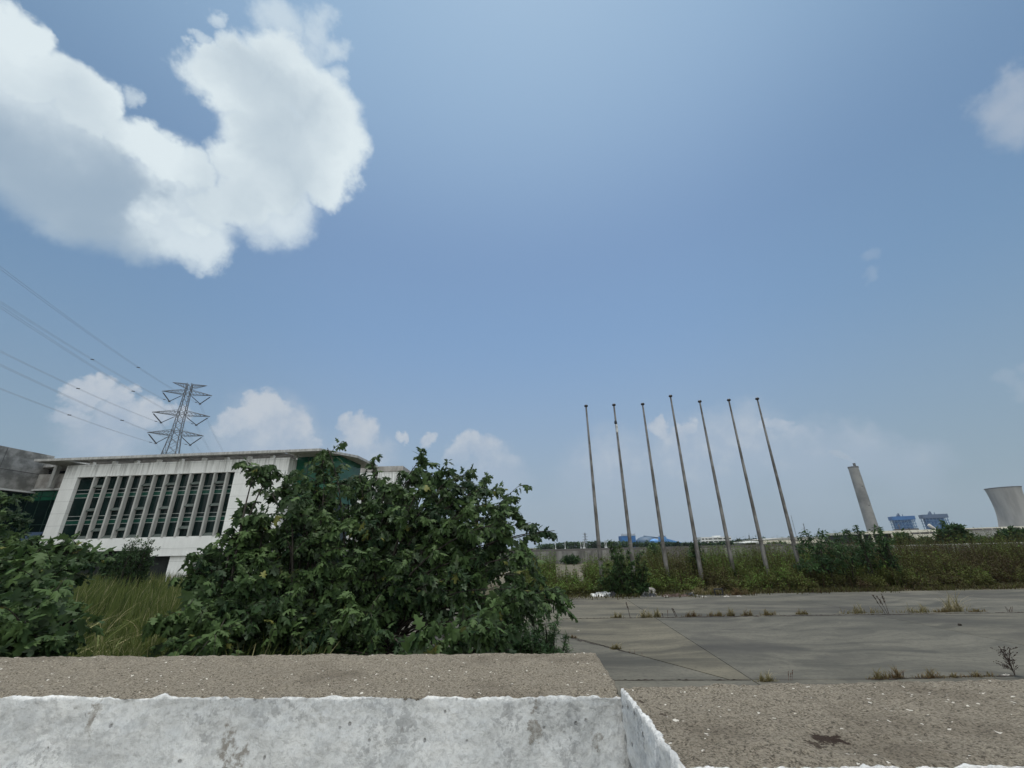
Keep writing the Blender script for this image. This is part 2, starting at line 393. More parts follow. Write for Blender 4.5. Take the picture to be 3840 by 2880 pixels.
def ground_mat():
    m, n, b, _ = new_mat('field_soil')
    v = geo_pos(n)
    f = n.noise(v, 0.12, 7, 0.6); g = n.noise(v, 2.5, 5, 0.6)
    c = n.mix(n.rng(f, 0.4, 0.6), (0.055, 0.058, 0.030), (0.095, 0.082, 0.055))
    c = n.mix(n.rng(g, 0.45, 0.7), c, (0.04, 0.036, 0.026))
    n.set(b.inputs['Base Color'], c); b.inputs['Roughness'].default_value = 0.95; b.inputs['Specular IOR Level'].default_value = 0.1
    return m
def slab_mat():
    """old cast concrete: broom sweeps in wide arcs, water stains, blotches"""
    m, n, b, _ = new_mat('yard_concrete')
    v = geo_pos(n); s = n.add('ShaderNodeSeparateXYZ', {0: v}).outputs
    w1 = n.noise(v, 0.16, 3, 0.5, 1)
    vv = n.vmath('ADD', v, n.vmath('SCALE', n.vmath('SUBTRACT', w1, (0.5, 0.5, 0.5)), scale=4.5))
    sweep = n.noise(n.vmath('MULTIPLY', vv, (0.10, 0.85, 1)), 1.0, 5, 0.6)
    sweep2 = n.noise(n.vmath('MULTIPLY', vv, (0.30, 4.5, 1)), 1.0, 7, 0.7)
    blot = n.noise(v, 0.22, 6, 0.6)
    grit = n.noise(v, 9.0, 5, 0.7)
    tn = n.add('ShaderNodeAttribute', attribute_name='tint').outputs['Fac']
    c = n.mix(n.rng(sweep, 0.33, 0.67), (0.047, 0.047, 0.040), (0.112, 0.107, 0.087))
    c = n.mix(n.math('MULTIPLY', n.rng(sweep2, 0.56, 0.74), 0.6), c, (0.155, 0.148, 0.120))
    c = n.mix(n.math('MULTIPLY', n.rng(blot, 0.50, 0.66), 0.6), c, (0.040, 0.039, 0.036))
    c = n.mix(n.math('MULTIPLY', n.rng(grit, 0.46, 0.68), 0.5), c, (0.042, 0.040, 0.034))
    ov = n.add('ShaderNodeTexVoronoi', {'Vector': n.vmath('ADD', v, n.vmath('SCALE', n.noise(v, 3, 3, 0.6, 1), scale=0.25)), 'Scale': 0.55})
    orr = n.add('ShaderNodeSeparateXYZ', {0: ov.outputs['Color']}).outputs
    spot = n.math('MULTIPLY', n.math('LESS_THAN', orr[0], 0.3), n.rng(ov.outputs['Distance'], 0.05, n.math('MULTIPLY_ADD', orr[1], 0.3, 0.1), 1.0, 0.0))
    c = n.mix(n.math('MULTIPLY', spot, 0.6), c, (0.034, 0.033, 0.030))
    c = n.mix(tn, c, n.mix(1.0, c, (1.30, 1.20, 1.00), 'MULTIPLY'))
    n.set(b.inputs['Base Color'], c); b.inputs['Roughness'].default_value = 0.88; b.inputs['Specular IOR Level'].default_value = 0.25
    bump(n, b, grit, 0.25, 0.01)
    return m
MT['ground'] = ground_mat(); MT['slab'] = slab_mat()
MT['pave'] = mottled('pale_pavement', (0.34, 0.33, 0.31), (0.45, 0.44, 0.41), 1.3, 0.9)
MT['crack'] = mottled('joint_dirt', (0.018, 0.015, 0.012), (0.04, 0.033, 0.026), 6, 0.95)

def parapet_mat():
    """washed aggregate top, white limewash on the near faces wrapping ragged over the edge"""
    m, n, b, _ = new_mat('parapet')
    v = geo_pos(n)
    pd = n.add('ShaderNodeAttribute', attribute_name='inland').outputs['Fac']
    rag = n.noise(v, 22, 6, 0.7); rag2 = n.noise(v, 5, 3, 0.5)
    wrap = n.math('ADD', n.math('MULTIPLY', n.math('SUBTRACT', rag, 0.5), 0.030), n.math('MULTIPLY', n.math('SUBTRACT', rag2, 0.5), 0.034))
    edge = n.math('SUBTRACT', n.math('ADD', 0.008, wrap), pd)
    paint = n.rng(edge, -0.0012, 0.0012)
    # aggregate
    g1 = n.noise(v, 190, 5, 0.75); g2 = n.noise(v, 75, 4, 0.65); g3 = n.noise(v, 2.6, 4, 0.6)
    agg = n.mix(n.rng(g1, 0.36, 0.62), (0.046, 0.039, 0.030), (0.305, 0.27, 0.212))
    agg = n.mix(n.math('MULTIPLY', n.rng(g2, 0.42, 0.66), 0.55), agg, (0.30, 0.27, 0.215))
    agg = n.mix(n.math('MULTIPLY', n.rng(g3, 0.5, 0.7), 0.5), agg, (0.085, 0.070, 0.052))
    vo = n.add('ShaderNodeTexVoronoi', {'Vector': n.vmath('ADD', v, n.vmath('SCALE', n.noise(v, 60, 2, 0.5, 1), scale=0.02)), 'Scale': 85.0, 'Randomness': 1.0})
    cr_ = n.add('ShaderNodeSeparateXYZ', {0: vo.outputs['Color']}).outputs
    chip = n.math('MULTIPLY', n.math('LESS_THAN', cr_[0], 0.06), n.math('LESS_THAN', vo.outputs['Distance'], n.math('MULTIPLY_ADD', cr_[1], 0.26, 0.12)))
    agg = n.mix(n.math('MULTIPLY', chip, 0.9), agg, (0.72, 0.69, 0.62))
    # a dried dark stain and a few flecks on the aggregate
    for (px, py, r, k) in ((3095, 2762, 0.030, 0.95), (3060, 2790, 0.012, 0.8), (3140, 2772, 0.014, 0.8), (2405, 2628, 0.010, 0.8), (2490, 2680, 0.008, 0.7)):
        q = atz(px, py, 2.5)
        dd = n.vmath('LENGTH', n.vmath('MULTIPLY', n.vmath('SUBTRACT', v, tuple(q)), (1.0, 1.2, 0.2)))
        st = n.math('SUBTRACT', n.math('MULTIPLY_ADD', n.math('SUBTRACT', n.noise(v, 45, 5, 0.75), 0.5), 0.10, r), dd)
        agg = n.mix(n.math('MULTIPLY', n.rng(st, -0.003, 0.006), k), agg, (0.032, 0.02, 0.014))
    # limewash, with the light and shade of its relief put into the colour
    p1 = n.noise(v, 3.4, 6, 0.65); p2 = n.noise(v, 60, 6, 0.7); p3 = n.noise(n.vmath('MULTIPLY', v, (1.0, 1.0, 0.6)), 6.5, 5, 0.6)
    wh = n.mix(n.rng(p1, 0.30, 0.70), (0.56, 0.575, 0.575), (0.83, 0.84, 0.83))
    wh = n.mix(n.math('MULTIPLY', n.rng(p2, 0.46, 0.64), 0.42), wh, (0.33, 0.34, 0.345))  # fine relief shading put into the colour as mottle
    p4 = n.noise(n.vmath('MULTIPLY', v, (1, 1, 1.6)), 17, 6, 0.7)
    wh = n.mix(n.math('MULTIPLY', n.rng(p4, 0.5, 0.68), 0.40), wh, (0.36, 0.37, 0.37))
    wh = n.mix(n.math('MULTIPLY', n.rng(p4, 0.34, 0.46, 1.0, 0.0), 0.45), wh, (0.80, 0.81, 0.80))  # painted highlight specks on the raised grain
    smear = n.noise(n.vmath('MULTIPLY', n.vmath('ADD', v, n.vmath('SCALE', n.noise(v, 3, 3, 0.5, 1), scale=0.12)), (1.6, 1.6, 7.0)), 1.5, 6, 0.65)
    wh = n.mix(n.math('MULTIPLY', n.rng(smear, 0.53, 0.66), 0.42), wh, (0.33, 0.34, 0.345))
    hollow_shade = n.math('MULTIPLY', n.rng(n.noise(v, 4.2, 2, 0.5), 0.52, 0.6), n.rng(n.noise(v, 48, 4, 0.7), 0.5, 0.56))
    wh = n.mix(n.math('MULTIPLY', hollow_shade, 0.5), wh, (0.26, 0.265, 0.27))  # shade of small cavities painted as dark flecks in patches
    pv = n.add('ShaderNodeTexVoronoi', {'Vector': v, 'Scale': 34.0})
    pr = n.add('ShaderNodeSeparateXYZ', {0: pv.outputs['Color']}).outputs
    pit = n.math('MULTIPLY', n.math('LESS_THAN', pr[0], 0.16), n.rng(pv.outputs['Distance'], 0.05, 0.19, 1.0, 0.0))
    wh = n.mix(n.math('MULTIPLY', pit, 0.6), wh, (0.24, 0.235, 0.225))  # pit shade put into the colour, besides the bump
    bare = n.math('MULTIPLY', n.rng(p3, 0.62, 0.67), n.rng(p2, 0.42, 0.58))
    for (px, py, r) in ((352, 2680, 0.026), (2010, 2740, 0.030), (2000, 2680, 0.02), (2240, 2790, 0.022)):
        d_ = ray(px, py); t_ = (1.362 + 0.0704 * 0.264) / (d_.y + 0.0704 * d_.x); q = Vector((d_.x * t_, d_.y * t_, H + d_.z * t_))
        dd = n.vmath('LENGTH', n.vmath('MULTIPLY', n.vmath('SUBTRACT', v, tuple(q)), (1.5, 0.5, 0.75)))
        bare = n.math('MAXIMUM', bare, n.rng(n.math('SUBTRACT', n.math('MULTIPLY_ADD', n.math('SUBTRACT', n.noise(v, 24, 5, 0.75), 0.5), 0.14, r), dd), 0.0, 0.012))
    wh = n.mix(n.math('MULTIPLY', bare, n.rng(p2, 0.3, 0.6, 0.25, 0.75)), wh, (0.22, 0.195, 0.16))
    n.set(b.inputs['Base Color'], n.mix(paint, agg, wh))
    b.inputs['Roughness'].default_value = 0.92; b.inputs['Specular IOR Level'].default_value = 0.15
    hgt = n.add('ShaderNodeMix', {0: paint, 2: n.math('MULTIPLY_ADD', g1, 1.0, n.math('MULTIPLY', g2, 0.6)), 3: n.math('SUBTRACT', n.math('MULTIPLY_ADD', p2, 0.6, n.math('MULTIPLY', n.noise(v, 24, 5, 0.6), 1.3)), n.math('MULTIPLY', pit, 0.7))}).outputs[0]
    bump(n, b, hgt, 1.0, n.math('MULTIPLY_ADD', paint, 0.008, 0.008))
    return m
MT['parapet'] = parapet_mat()

# ------------------------------------------------------------------ the ground
g = MB(); g.add([(-4000, -3000, -0.05), (4000, -3000, -0.05), (4000, 6000, -0.05), (-4000, 6000, -0.05)], [(0, 1, 2, 3)])
tag(g.build('ground', MT['ground']), kind='structure')
g = MB(); g.prism([(40, -30), (40, 1.05), (0.28, 1.10), (0.27, 1.60), (-9, 2.24), (-40, 4.2), (-40, -30)], 0.0, 1.25)
tag(g.build('pavement', MT['pave']), kind='structure')

# concrete yard of cast slabs, about 8.8 m square, with open joints
EU = Vector((1, -0.066, 0)).normalized(); EV = Vector((0.066, 1, 0)).normalized(); SO = Vector((5.2, 11.15, 0))
def yard(u, v): p = SO + EU * u + EV * v; return (p.x, p.y)
def inv(p): d = Vector((p[0], p[1], 0)) - SO; return (d.dot(EU), d.dot(EV))
SL = 8.8; gp = 0.011
V, Fs, tint = [], [], []
def slab(poly, tn):
    b = len(V); k = len(poly)
    c = Vector((sum(p[0] for p in poly) / k, sum(p[1] for p in poly) / k))
    for z, sh in ((-0.16, 0), (-0.012, 0), (0.0, 0.014)):
        for p in poly:
            q = Vector(p); d = c - q; q = q + d.normalized() * sh
            V.append((q.x, q.y, z)); tint.append(tn)
    for r in (0, 1):
        for i in range(k): Fs.append((b + r * k + i, b + r * k + (i + 1) % k, b + (r + 1) * k + (i + 1) % k, b + (r + 1) * k + i))
    Fs.append(tuple(range(b + 2 * k, b + 3 * k)))
for iu in range(-3, 7):
    for iv in range(-1, 2):
        u0, u1 = iu * SL + gp, (iu + 1) * SL - gp
        v0, v1 = iv * SL + gp, (iv + 1) * SL - gp
        if iv == 1: v1 = iv * SL + 8.6
        if iu == -1 and iv == 0:      # the slab cracked corner to corner
            slab([yard(u0, v0), yard(u1 - 0.5, v0), yard(u0 + 2.6, v1 + 0.0), yard(u0, v1)], 0.0)
            slab([yard(u1 - 0.45, v0), yard(u1, v0), yard(u1, v1), yard(u0 + 2.65, v1)], 0.45)
        else:
            slab([yard(u0, v0), yard(u1, v0), yard(u1, v1), yard(u0, v1)], 0.75 if (iu, iv) == (-1, 0) else [0.0, 0.12, 0.3, 0.05][(iu * 5 + iv * 3) % 4])
me = bpy.data.meshes.new('concrete_yard'); me.from_pydata(V, [], Fs)
at = me.attributes.new('tint', 'FLOAT', 'POINT'); at.data.foreach_set('value', np.array(tint, np.float32)); me.update()
tag(link('concrete_yard', me, MT['slab']), kind='structure')
# the farther yard beyond the weeds, and the low embankment behind the perimeter wall
g = MB(); g.add([(-16, 40, -0.02), (70, 38, -0.02), (90, 83.5, -0.02), (-40, 83.5, -0.02)], [(0, 1, 2, 3)])
o = g.build('concrete_road', MT['slab']); tag(o, kind='structure')
at = o.data.attributes.new('tint', 'FLOAT', 'POINT'); at.data.foreach_set('value', np.full(4, 0.9, np.float32))
g = MB()
pts = [(-60, 108), (46, 108), (64, 112), (90, 120)]
for (xa, ya), (xb, yb) in zip(pts[:-1], pts[1:]):
    g.hexa([(xa, ya, -0.1), (xb, yb, -0.1), (xb, yb + 26, -0.1), (xa, ya + 26, -0.1), (xa, ya + 4, 2.42), (xb, yb + 4, 2.3), (xb, yb + 22, 2.3), (xa, ya + 22, 2.42)])
tag(g.build('embankment', MT['embank']), kind='structure')

# ------------------------------------------------------------------ the parapet blocks
def parapet(name, label, corners, z0, z1, nx, rad, seed, endface):
    """rounded block over a four-sided plan: corners near-left, near-right, far-right, far-left"""
    A, B, C, D = [Vector(c) for c in corners]
    L = ((B - A).length + (C - D).length) / 2; W = ((D - A).length + (C - B).length) / 2; Hh = z1 - z0
    def ticks(n, size, fine0, fine1):
        t = list(np.linspace(0, 1, n + 1))
        return t
    xs = np.array(nx); 
    ys = np.concatenate([np.linspace(0, 0.05, 6), np.linspace(0.06, W - 0.03, 26), np.linspace(W - 0.02, W, 3)])
    zs = np.concatenate([np.linspace(0, Hh - 0.65, 10), np.linspace(Hh - 0.63, Hh - 0.06, 46), np.linspace(Hh - 0.05, Hh, 8)])
    nX, nY, nZ = len(xs), len(ys), len(zs)
    idx, verts, faces, inland = {}, [], [], []
    def vid(i, j, k):
        key = (i, j, k)
        if key in idx: return idx[key]
        p = Vector((xs[i], ys[j], zs[k]))
        lo = Vector((rad, rad, rad)); hi = Vector((L - rad, W - rad, Hh - rad))
        c = Vector([min(max(p[q], lo[q]), hi[q]) for q in range(3)])
        d = p - c; nn = d.normalized() if d.length > 1e-9 else Vector((0, 0, 1))
        q = c + nn * min(d.length, rad) if d.length > rad else p
        s3 = Vector((q.x * 1.0 + seed, q.y, q.z))
        up = max(nn.z, 0)
        disp = 0.006 * mnoise.fractal(s3 * 9, 0.9, 2.0, 4) + 0.004 * mnoise.noise(s3 * 70) + 0.003 * mnoise.noise(s3 * 150)
        if nn.y < -0.3 or (endface and nn.x < -0.3):     # trowelled render, lumpier, chipped along the arris
            disp += (0.005 if endface else 0.010) * mnoise.fractal(s3 * 4.5, 0.9, 2.0, 3) + 0.004 * mnoise.noise(s3 * 26) + 0.003 * mnoise.noise(s3 * 55)
        if j < 7 and k >= nZ - 9:
            disp += -0.020 * max(0, mnoise.noise(Vector((q.x * 5 + seed, 3.1, 0))) - 0.12) + 0.003 * mnoise.noise(Vector((q.x * 60, seed, q.z * 30)))
        q = q + nn * disp
        fx, fy = q.x / L, q.y / W
        b = (A * (1 - fx) + B * fx) * (1 - fy) + (D * (1 - fx) + C * fx) * fy
        dd = (q.y + 0.004) if not endface else min(q.y, q.x * 1.0)
        dd -= (Hh - q.z) if nn.z < 0.95 else 0.0
        idx[key] = len(verts); verts.append((b.x, b.y, z0 + q.z)); inland.append(dd if (j < nY - 1) else 1.0)
        return idx[key]
    for i in range(nX - 1):
        for k in range(nZ - 1):
            faces.append((vid(i, 0, k), vid(i + 1, 0, k), vid(i + 1, 0, k + 1), vid(i, 0, k + 1)))
            faces.append((vid(i, nY - 1, k), vid(i, nY - 1, k + 1), vid(i + 1, nY - 1, k + 1), vid(i + 1, nY - 1, k)))
        for j in range(nY - 1):
            faces.append((vid(i, j, nZ - 1), vid(i + 1, j, nZ - 1), vid(i + 1, j + 1, nZ - 1), vid(i, j + 1, nZ - 1)))
            faces.append((vid(i, j, 0), vid(i, j + 1, 0), vid(i + 1, j + 1, 0), vid(i + 1, j, 0)))
    for j in range(nY - 1):
        for k in range(nZ - 1):
            faces.append((vid(0, j, k), vid(0, j, k + 1), vid(0, j + 1, k + 1), vid(0, j + 1, k)))
            faces.append((vid(nX - 1, j, k), vid(nX - 1, j + 1, k), vid(nX - 1, j + 1, k + 1), vid(nX - 1, j, k + 1)))
    me = bpy.data.meshes.new(name); me.from_pydata(verts, [], faces)
    at = me.attributes.new('inland', 'FLOAT', 'POINT'); at.data.foreach_set('value', np.array(inland, np.float32)); me.update()
    o = link(name, me, MT['parapet'], smooth=True)
    return tag(o, label, 'wall', 'parapet blocks')
LW = 8.31
xa = np.concatenate([np.linspace(0, LW - 3.1, 60), np.linspace(LW - 3.08, LW - 0.06, 260), np.linspace(LW - 0.05, LW, 6)])
parapet('parapet_wall', 'long white-limed parapet block with a brown stony top under the leafy shrub, white front filling the lower left',
        [(-8.0, 1.944), (0.283, 1.361), (0.296, 1.880), (-8.0, 2.45)], 0.0, 2.47, xa, 0.006, 3.0, False)
RW = 7.7
xb = np.concatenate([np.linspace(0, 0.05, 7), np.linspace(0.06, 1.25, 110), np.linspace(1.3, RW, 50)])
parapet('parapet_wall', 'nearer stony-topped parapet block with white flecks and a dark stain, its white end face showing at the joint',
        [(0.272, 0.885), (8.0, 0.70), (8.0, 1.30), (0.268, 1.328)], 0.0, 2.5, xb, 0.006, 9.0, True)

# ------------------------------------------------------------------ the white office building (plan turned 3.3 degrees)
BO = Vector((-60.323, 56.0, 0.0)); BR = -math.radians(3.3)
BLD = empty('office_building', BO, BR)
tag(BLD, 'white office building with a recessed window wall of concrete fins under a slab roof', 'building')
W1, W2 = 0.0, 31.0                     # framed facade
rx0, rx1, rz0, rz1 = 2.04, 23.88, 5.15, 12.97
w = MB()
w.box(W1, rx0, 0, 9, 3.66, 14.6); w.box(rx1, W2, 0, 9, 3.66, 14.6)
w.box(rx0, rx1, 0, 9, 3.66, rz0); w.box(rx0, rx1, 0, 9, rz1, 14.6)
w.box(15.2, W2, 0.02, 8.9, 2.92, 3.66); w.box(17.6, 20.6, 0.4, 1.2, 0, 2.92); w.box(26.5, 30.0, 0.4, 8.5, 0, 2.92)
w.build('facade_frame', MT['facade'], BLD)
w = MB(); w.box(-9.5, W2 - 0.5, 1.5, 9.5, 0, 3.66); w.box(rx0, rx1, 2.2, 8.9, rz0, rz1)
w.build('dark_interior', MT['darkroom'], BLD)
gl = MB(); gl.box(rx0, rx1, 0.48, 0.56, rz0, rz1)
gl.build('window_glass', MT['glass'], BLD)
tr = MB()
for z in (11.33, 10.85, 10.32, 7.98, 7.48, 6.95): tr.box(rx0, rx1, 0.445, 0.48, z - 0.035, z + 0.035)
tr.build('transom', MT['mullion'], BLD)
bands = MB()
for z in (10.58, 7.22): bands.box(rx0, rx1, 0.466, 0.479, z - 0.22, z + 0.22)
bands.build('spandrel_band', glass_mat('spandrel_green', (0.01, 0.05, 0.036), (0.013, 0.065, 0.045)), BLD)
finx = [4.55 + 1.665 * i for i in range(12)]
finmesh = MB().box(-0.115, 0.115, -0.08, 0.44, rz0 - 0.06, rz1 + 0.04).mesh('fin')
finmesh.materials.append(MT['fin'])
for i, x in enumerate(finx):
    o = bpy.data.objects.new('fin', finmesh); COL.objects.link(o); o.parent = BLD; o.location = (x, 0, 0)
sh = MB(); wdt = finx[1] - finx[0] - 0.23
sh.add([(0, 0.06, 0), (wdt, 0.06, 0), (wdt, 0.42, 0), (0, 0.42, 0), (0, 0.42, 0.38), (wdt, 0.42, 0.38), (0, 0.06, 0.05), (wdt, 0.06, 0.05)],
       [(3, 2, 1, 0), (0, 1, 7, 6), (6, 7, 5, 4), (0, 6, 4, 3), (1, 2, 5, 7), (3, 4, 5, 2)])
shm = sh.mesh('sun_shelf'); shm.materials.append(MT['shelf'])
shelves = {0: (11.55, 8.55, 5.16), 1: (6.05,), 2: (8.55, 5.16), 3: (6.05,), 4: (11.55, 8.55, 5.16), 6: (11.55, 8.55, 5.16), 8: (11.55, 8.75, 6.05), 10: (11.55, 8.75, 5.16)}
for i, zz in shelves.items():
    for z in zz:
        o = bpy.data.objects.new('sun_shelf', shm); COL.objects.link(o); o.parent = BLD; o.location = (finx[i] + 0.115, 0.02, z)
# slab roof on short posts, open beams under it
rf = MB(); rf.prism([(-3.3, 3.2), (31.0, 3.2), (31.0, -1.0), (36.08, -1.0), (38.6, 3.5), (38.6, 11), (-3.3, 11)], 14.98, 15.30); rf.prism([(-3.3, -1.5), (35.8, -1.5), (36.08, -1.0), (-3.3, -1.0)], 14.98, 15.30); rf.prism([(-3.3, -1.0), (1.2, -1.0), (1.2, 3.2), (-3.3, 3.2)], 14.98, 15.30); rf.prism([(-3.3, 1.9), (-3.3, 11), (-9.4, 11), (-9.4, 2.7)], 14.98, 15.30)
rf.build('roof_slab', MT['roofslab'], BLD)
bm = MB()
for i in range(23):
    x = 1.4 + 1.26 * i
    bm.add([(x, -0.999, 14.98), (x + 0.34, -0.999, 14.98), (x + 2.1, 3.199, 14.98), (x + 1.76, 3.199, 14.98), (x, -0.999, 15.28), (x + 0.34, -0.999, 15.28), (x + 2.1, 3.199, 15.28), (x + 1.76, 3.199, 15.28)],
           [(3, 2, 1, 0), (4, 5, 6, 7), (0, 1, 5, 4), (1, 2, 6, 5), (2, 3, 7, 6), (3, 0, 4, 7)])
bm.build('roof_beams', MT['beam'], BLD)
pst = MB().box(-0.22, 0.22, -0.05, 0.35, 14.6, 14.979).mesh('roof_post'); pst.materials.append(MT['fin'])
for i in range(10):
    o = bpy.data.objects.new('roof_post', pst); COL.objects.link(o); o.parent = BLD; o.location = (3.3 + 3.15 * i, 0.1, 0)
MB().box(W1 + 1, W2 - 0.5, 6.5, 8.5, 14.6, 14.979).build('clerestory_wall', MT['plantdark'], BLD)
# glazed corner under the roof, right of the frame
gl = MB(); gl.box(31.002, 37.0, 1.8, 8.5, 9.0, 14.979); gl.box(31.002, 36.0, 3, 8.5, 0, 9.0, 1)
gl.build('corner_glazing', [MT['glassband'], MT['glass']], BLD)
ml = MB()
for x in (32.6, 34.2, 35.8): ml.box(x - 0.06, x + 0.06, 1.74, 1.80, 9.0, 14.97)
ml.box(31.01, 37.0, 1.745, 1.795, 12.0, 12.14)
ml.build('mullion', MT['mullion_dark'], BLD)
# left bay: concrete band with balcony openings over a green glass hall
lb = MB(); lb.box(-9.3, -0.002, 2.2, 9, 11.95, 13.98); lb.box(-9.3, -0.002, 2.0, 2.6, 11.72, 11.95, 1)
lb.build('balcony_band', [MT['tanconc'], MT['white']], BLD)
MB().box(-9.3, -0.002, 4.4, 8.8, 13.98, 14.98).build('balcony_back_wall', MT['tanconc'], BLD)
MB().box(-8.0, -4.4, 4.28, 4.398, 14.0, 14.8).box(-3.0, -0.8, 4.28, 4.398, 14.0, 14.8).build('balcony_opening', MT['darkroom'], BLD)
MB().box(-3.55, -3.05, 1.3, 1.8, 11.95, 14.979).build('balcony_column', MT['roofslab'], BLD)
gl = MB(); gl.box(-9.3, -0.002, 2.6, 2.7, 3.4, 11.72); gl.build('hall_glass', MT['glass'], BLD)
gl = MB(); gl.box(-9.3, -0.002, 2.54, 2.598, 10.45, 11.715); gl.build('hall_glass_band', MT['glassband'], BLD)
ml = MB()
for i in range(5): ml.box(-1.9 - 1.75 * i, -1.82 - 1.75 * i, 2.48, 2.54, 4.75, 11.7)
ml.box(-9.3, -0.01, 2.46, 2.50, 10.95, 11.05); ml.box(-9.3, -0.01, 2.46, 2.50, 7.2, 7.28)
ml.build('hall_mullion', MT['mullion_dark'], BLD)
MB().box(-9.3, -0.01, 2.2, 2.53, 4.58, 4.74).build('canopy_edge', MT['mullion'], BLD)
MB().add([(-5.5, 1.6, 5.0), (-3.3, 1.6, 5.0), (-3.0, 2.5, 6.3), (-5.2, 2.5, 6.3), (-5.5, 1.66, 4.9), (-3.3, 1.66, 4.9), (-3.0, 2.56, 6.2), (-5.2, 2.56, 6.2)],
         [(0, 1, 2, 3), (7, 6, 5, 4), (0, 4, 5, 1), (1, 5, 6, 2), (2, 6, 7, 3), (3, 7, 4, 0)]).build('open_window', MT['bluegrey'], BLD)

# grey windowless wing at the far left, its side wall coming towards us
WNG = empty('concrete_wing', (-66.7, 44, 0))
tag(WNG, 'grey weathered windowless concrete wing cut by the left edge beside the white office building', 'building')
w = MB(); w.box(-14, 0, 0, 15.7, 11.62, 16.78); w.build('upper_wall', MT['greyconc'], WNG)
w = MB(); w.box(-14, -0.6, 0.3, 15.6, 0, 11.42); w.build('ground_floor_glass', MT['glass'], WNG)
w = MB(); w.box(-14, 0.05, -0.05, 15.7, 11.42, 11.62); w.build('floor_edge', MT['white'], WNG)
w = MB(); w.box(0.0, 0.012, 0.5, 15.7, 13.95, 14.03)
for y in (5, 9.7): w.box(0.0, 0.012, y, y + 0.06, 11.65, 16.7)
w.build('panel_joint', MT['plantdark'], WNG)

# paler block farther back, seen through the top of the shrub
PB = empty('rear_block', (-25.5, 76, 0))
tag(PB, 'plain pale concrete block behind the shrub top, right of the office building', 'building')
MB().box(-5.2, 5.2, 0, 12, 0, 16.3).build('wall', MT['facade'], PB)
MB().box(-5.35, 5.35, -0.15, 12.1, 16.3, 17.25).build('parapet_band', MT['tanconc'], PB)

# ------------------------------------------------------------------ flagpoles
def flagpole(x, h, label, tape=False):
    r = empty('flagpole', (x, 32.0, 0))
    tag(r, label, 'flagpole', 'row of bare flagpoles in the weeds')
    k = h * 0.22
    m = MB(); m.tube([(0, 0, 0), (0, 0, k)], [0.148, 0.138], 14); m.tube([(0, 0, k), (0, 0, h * 0.62)], [0.130, 0.094], 14); m.tube([(0, 0, h * 0.62), (0, 0, h)], [0.090, 0.056], 14)
    m.build('shaft', MT['pole'], r, smooth=False)
    c = MB(); c.lathe([(0.145, k - 0.04), (0.162, k - 0.02), (0.162, k + 0.05), (0.135, k + 0.07)], 14); c.build('collar', MT['pole'], r)
    c = MB(); c.lathe([(0.055, h), (0.06, h + 0.03), (0.13, h + 0.06), (0.155, h + 0.12), (0.13, h + 0.19), (0.07, h + 0.23), (0.01, h + 0.245)], 14); c.build('cap', MT['polecap'], r, smooth=True)
    c = MB(); c.tube([(-0.075, -0.02, h - 0.02), (-0.13, -0.03, h * 0.6), (-0.14, -0.03, 1.4)], [0.008, 0.008, 0.008], 4); c.build('halyard', MT['plantdark'], r)
    if tape:
        c = MB(); c.lathe([(0.085, h - 2.15), (0.10, h - 2.05), (0.09, h - 1.8), (0.10, h - 1.6), (0.085, h - 1.5)], 10); c.build('wrapping', MT['plastic'], r)
        c = MB(); c.lathe([(0.08, h - 1.48), (0.12, h - 1.4), (0.10, h - 1.25), (0.075, h - 1.2)], 8, c=(-0.03, -0.02)); c.build('torn_wrapping', MT['black'], r)
    return r
for x, h, lab, tp in [
    (5.93, 13.27, 'flagpole nearest the big leafy shrub, leftmost of the seven', False),
    (8.18, 13.30, 'flagpole with a strip of white wrapping near its top', True),
    (10.50, 13.31, 'flagpole just left of the tallest one, blue silo shed behind its lower half', False),
    (12.85, 13.94, 'tallest flagpole, in the middle of the row of seven', False),
    (15.13, 13.42, 'flagpole just right of the tallest one, in front of the far white office block', False),
    (17.49, 13.48, 'flagpole next to the rightmost one, tall grass at its foot', False),
    (19.80, 13.53, 'flagpole beside the dark bush, rightmost of the seven', False)]:
    flagpole(x, h, lab, tp)

# ------------------------------------------------------------------ power pylon and its lines
PC = Vector((-108.6, 130.0, 0)); PA = math.radians(22.5)
PYL = empty('transmission_tower', PC, PA)
tag(PYL, 'tall steel lattice transmission tower with four crossarm tiers behind the office roof', 'pylon')
def hw(z):
    pts = [(0, 4.6), (33, 1.75), (40, 1.12), (57, 0.66)]
    for (a, wa), (b, wb) in zip(pts[:-1], pts[1:]):
        if z <= b: return wa + (wb - wa) * (z - a) / (b - a)
    return 0.66
def cor(z, i): s = hw(z); return Vector(((-s, -s), (s, -s), (s, s), (-s, s))[i]).to_3d() + Vector((0, 0, z))
m = MB()
levels = [0, 9, 17, 24, 29, 33, 36, 38.4, 40.4, 42.4, 44.4, 46.4, 48.2, 50, 51.8, 53.6, 55.2, 57]
for i in range(4):
    for a, b in zip(levels[:-1], levels[1:]):
        m.tube([cor(a, i), cor(b, i)], 0.10 if a > 38 else 0.13, 4)
        j = (i + 1) % 4
        m.tube([cor(a, i), cor(b, j)], 0.05, 4); m.tube([cor(a, j), cor(b, i)], 0.05, 4)
        if a in (33, 40.4, 46.4, 53.6, 55.2): m.tube([cor(a, i), cor(a, j)], 0.08, 4)
m.build('lattice_body', MT['galv'], PYL)
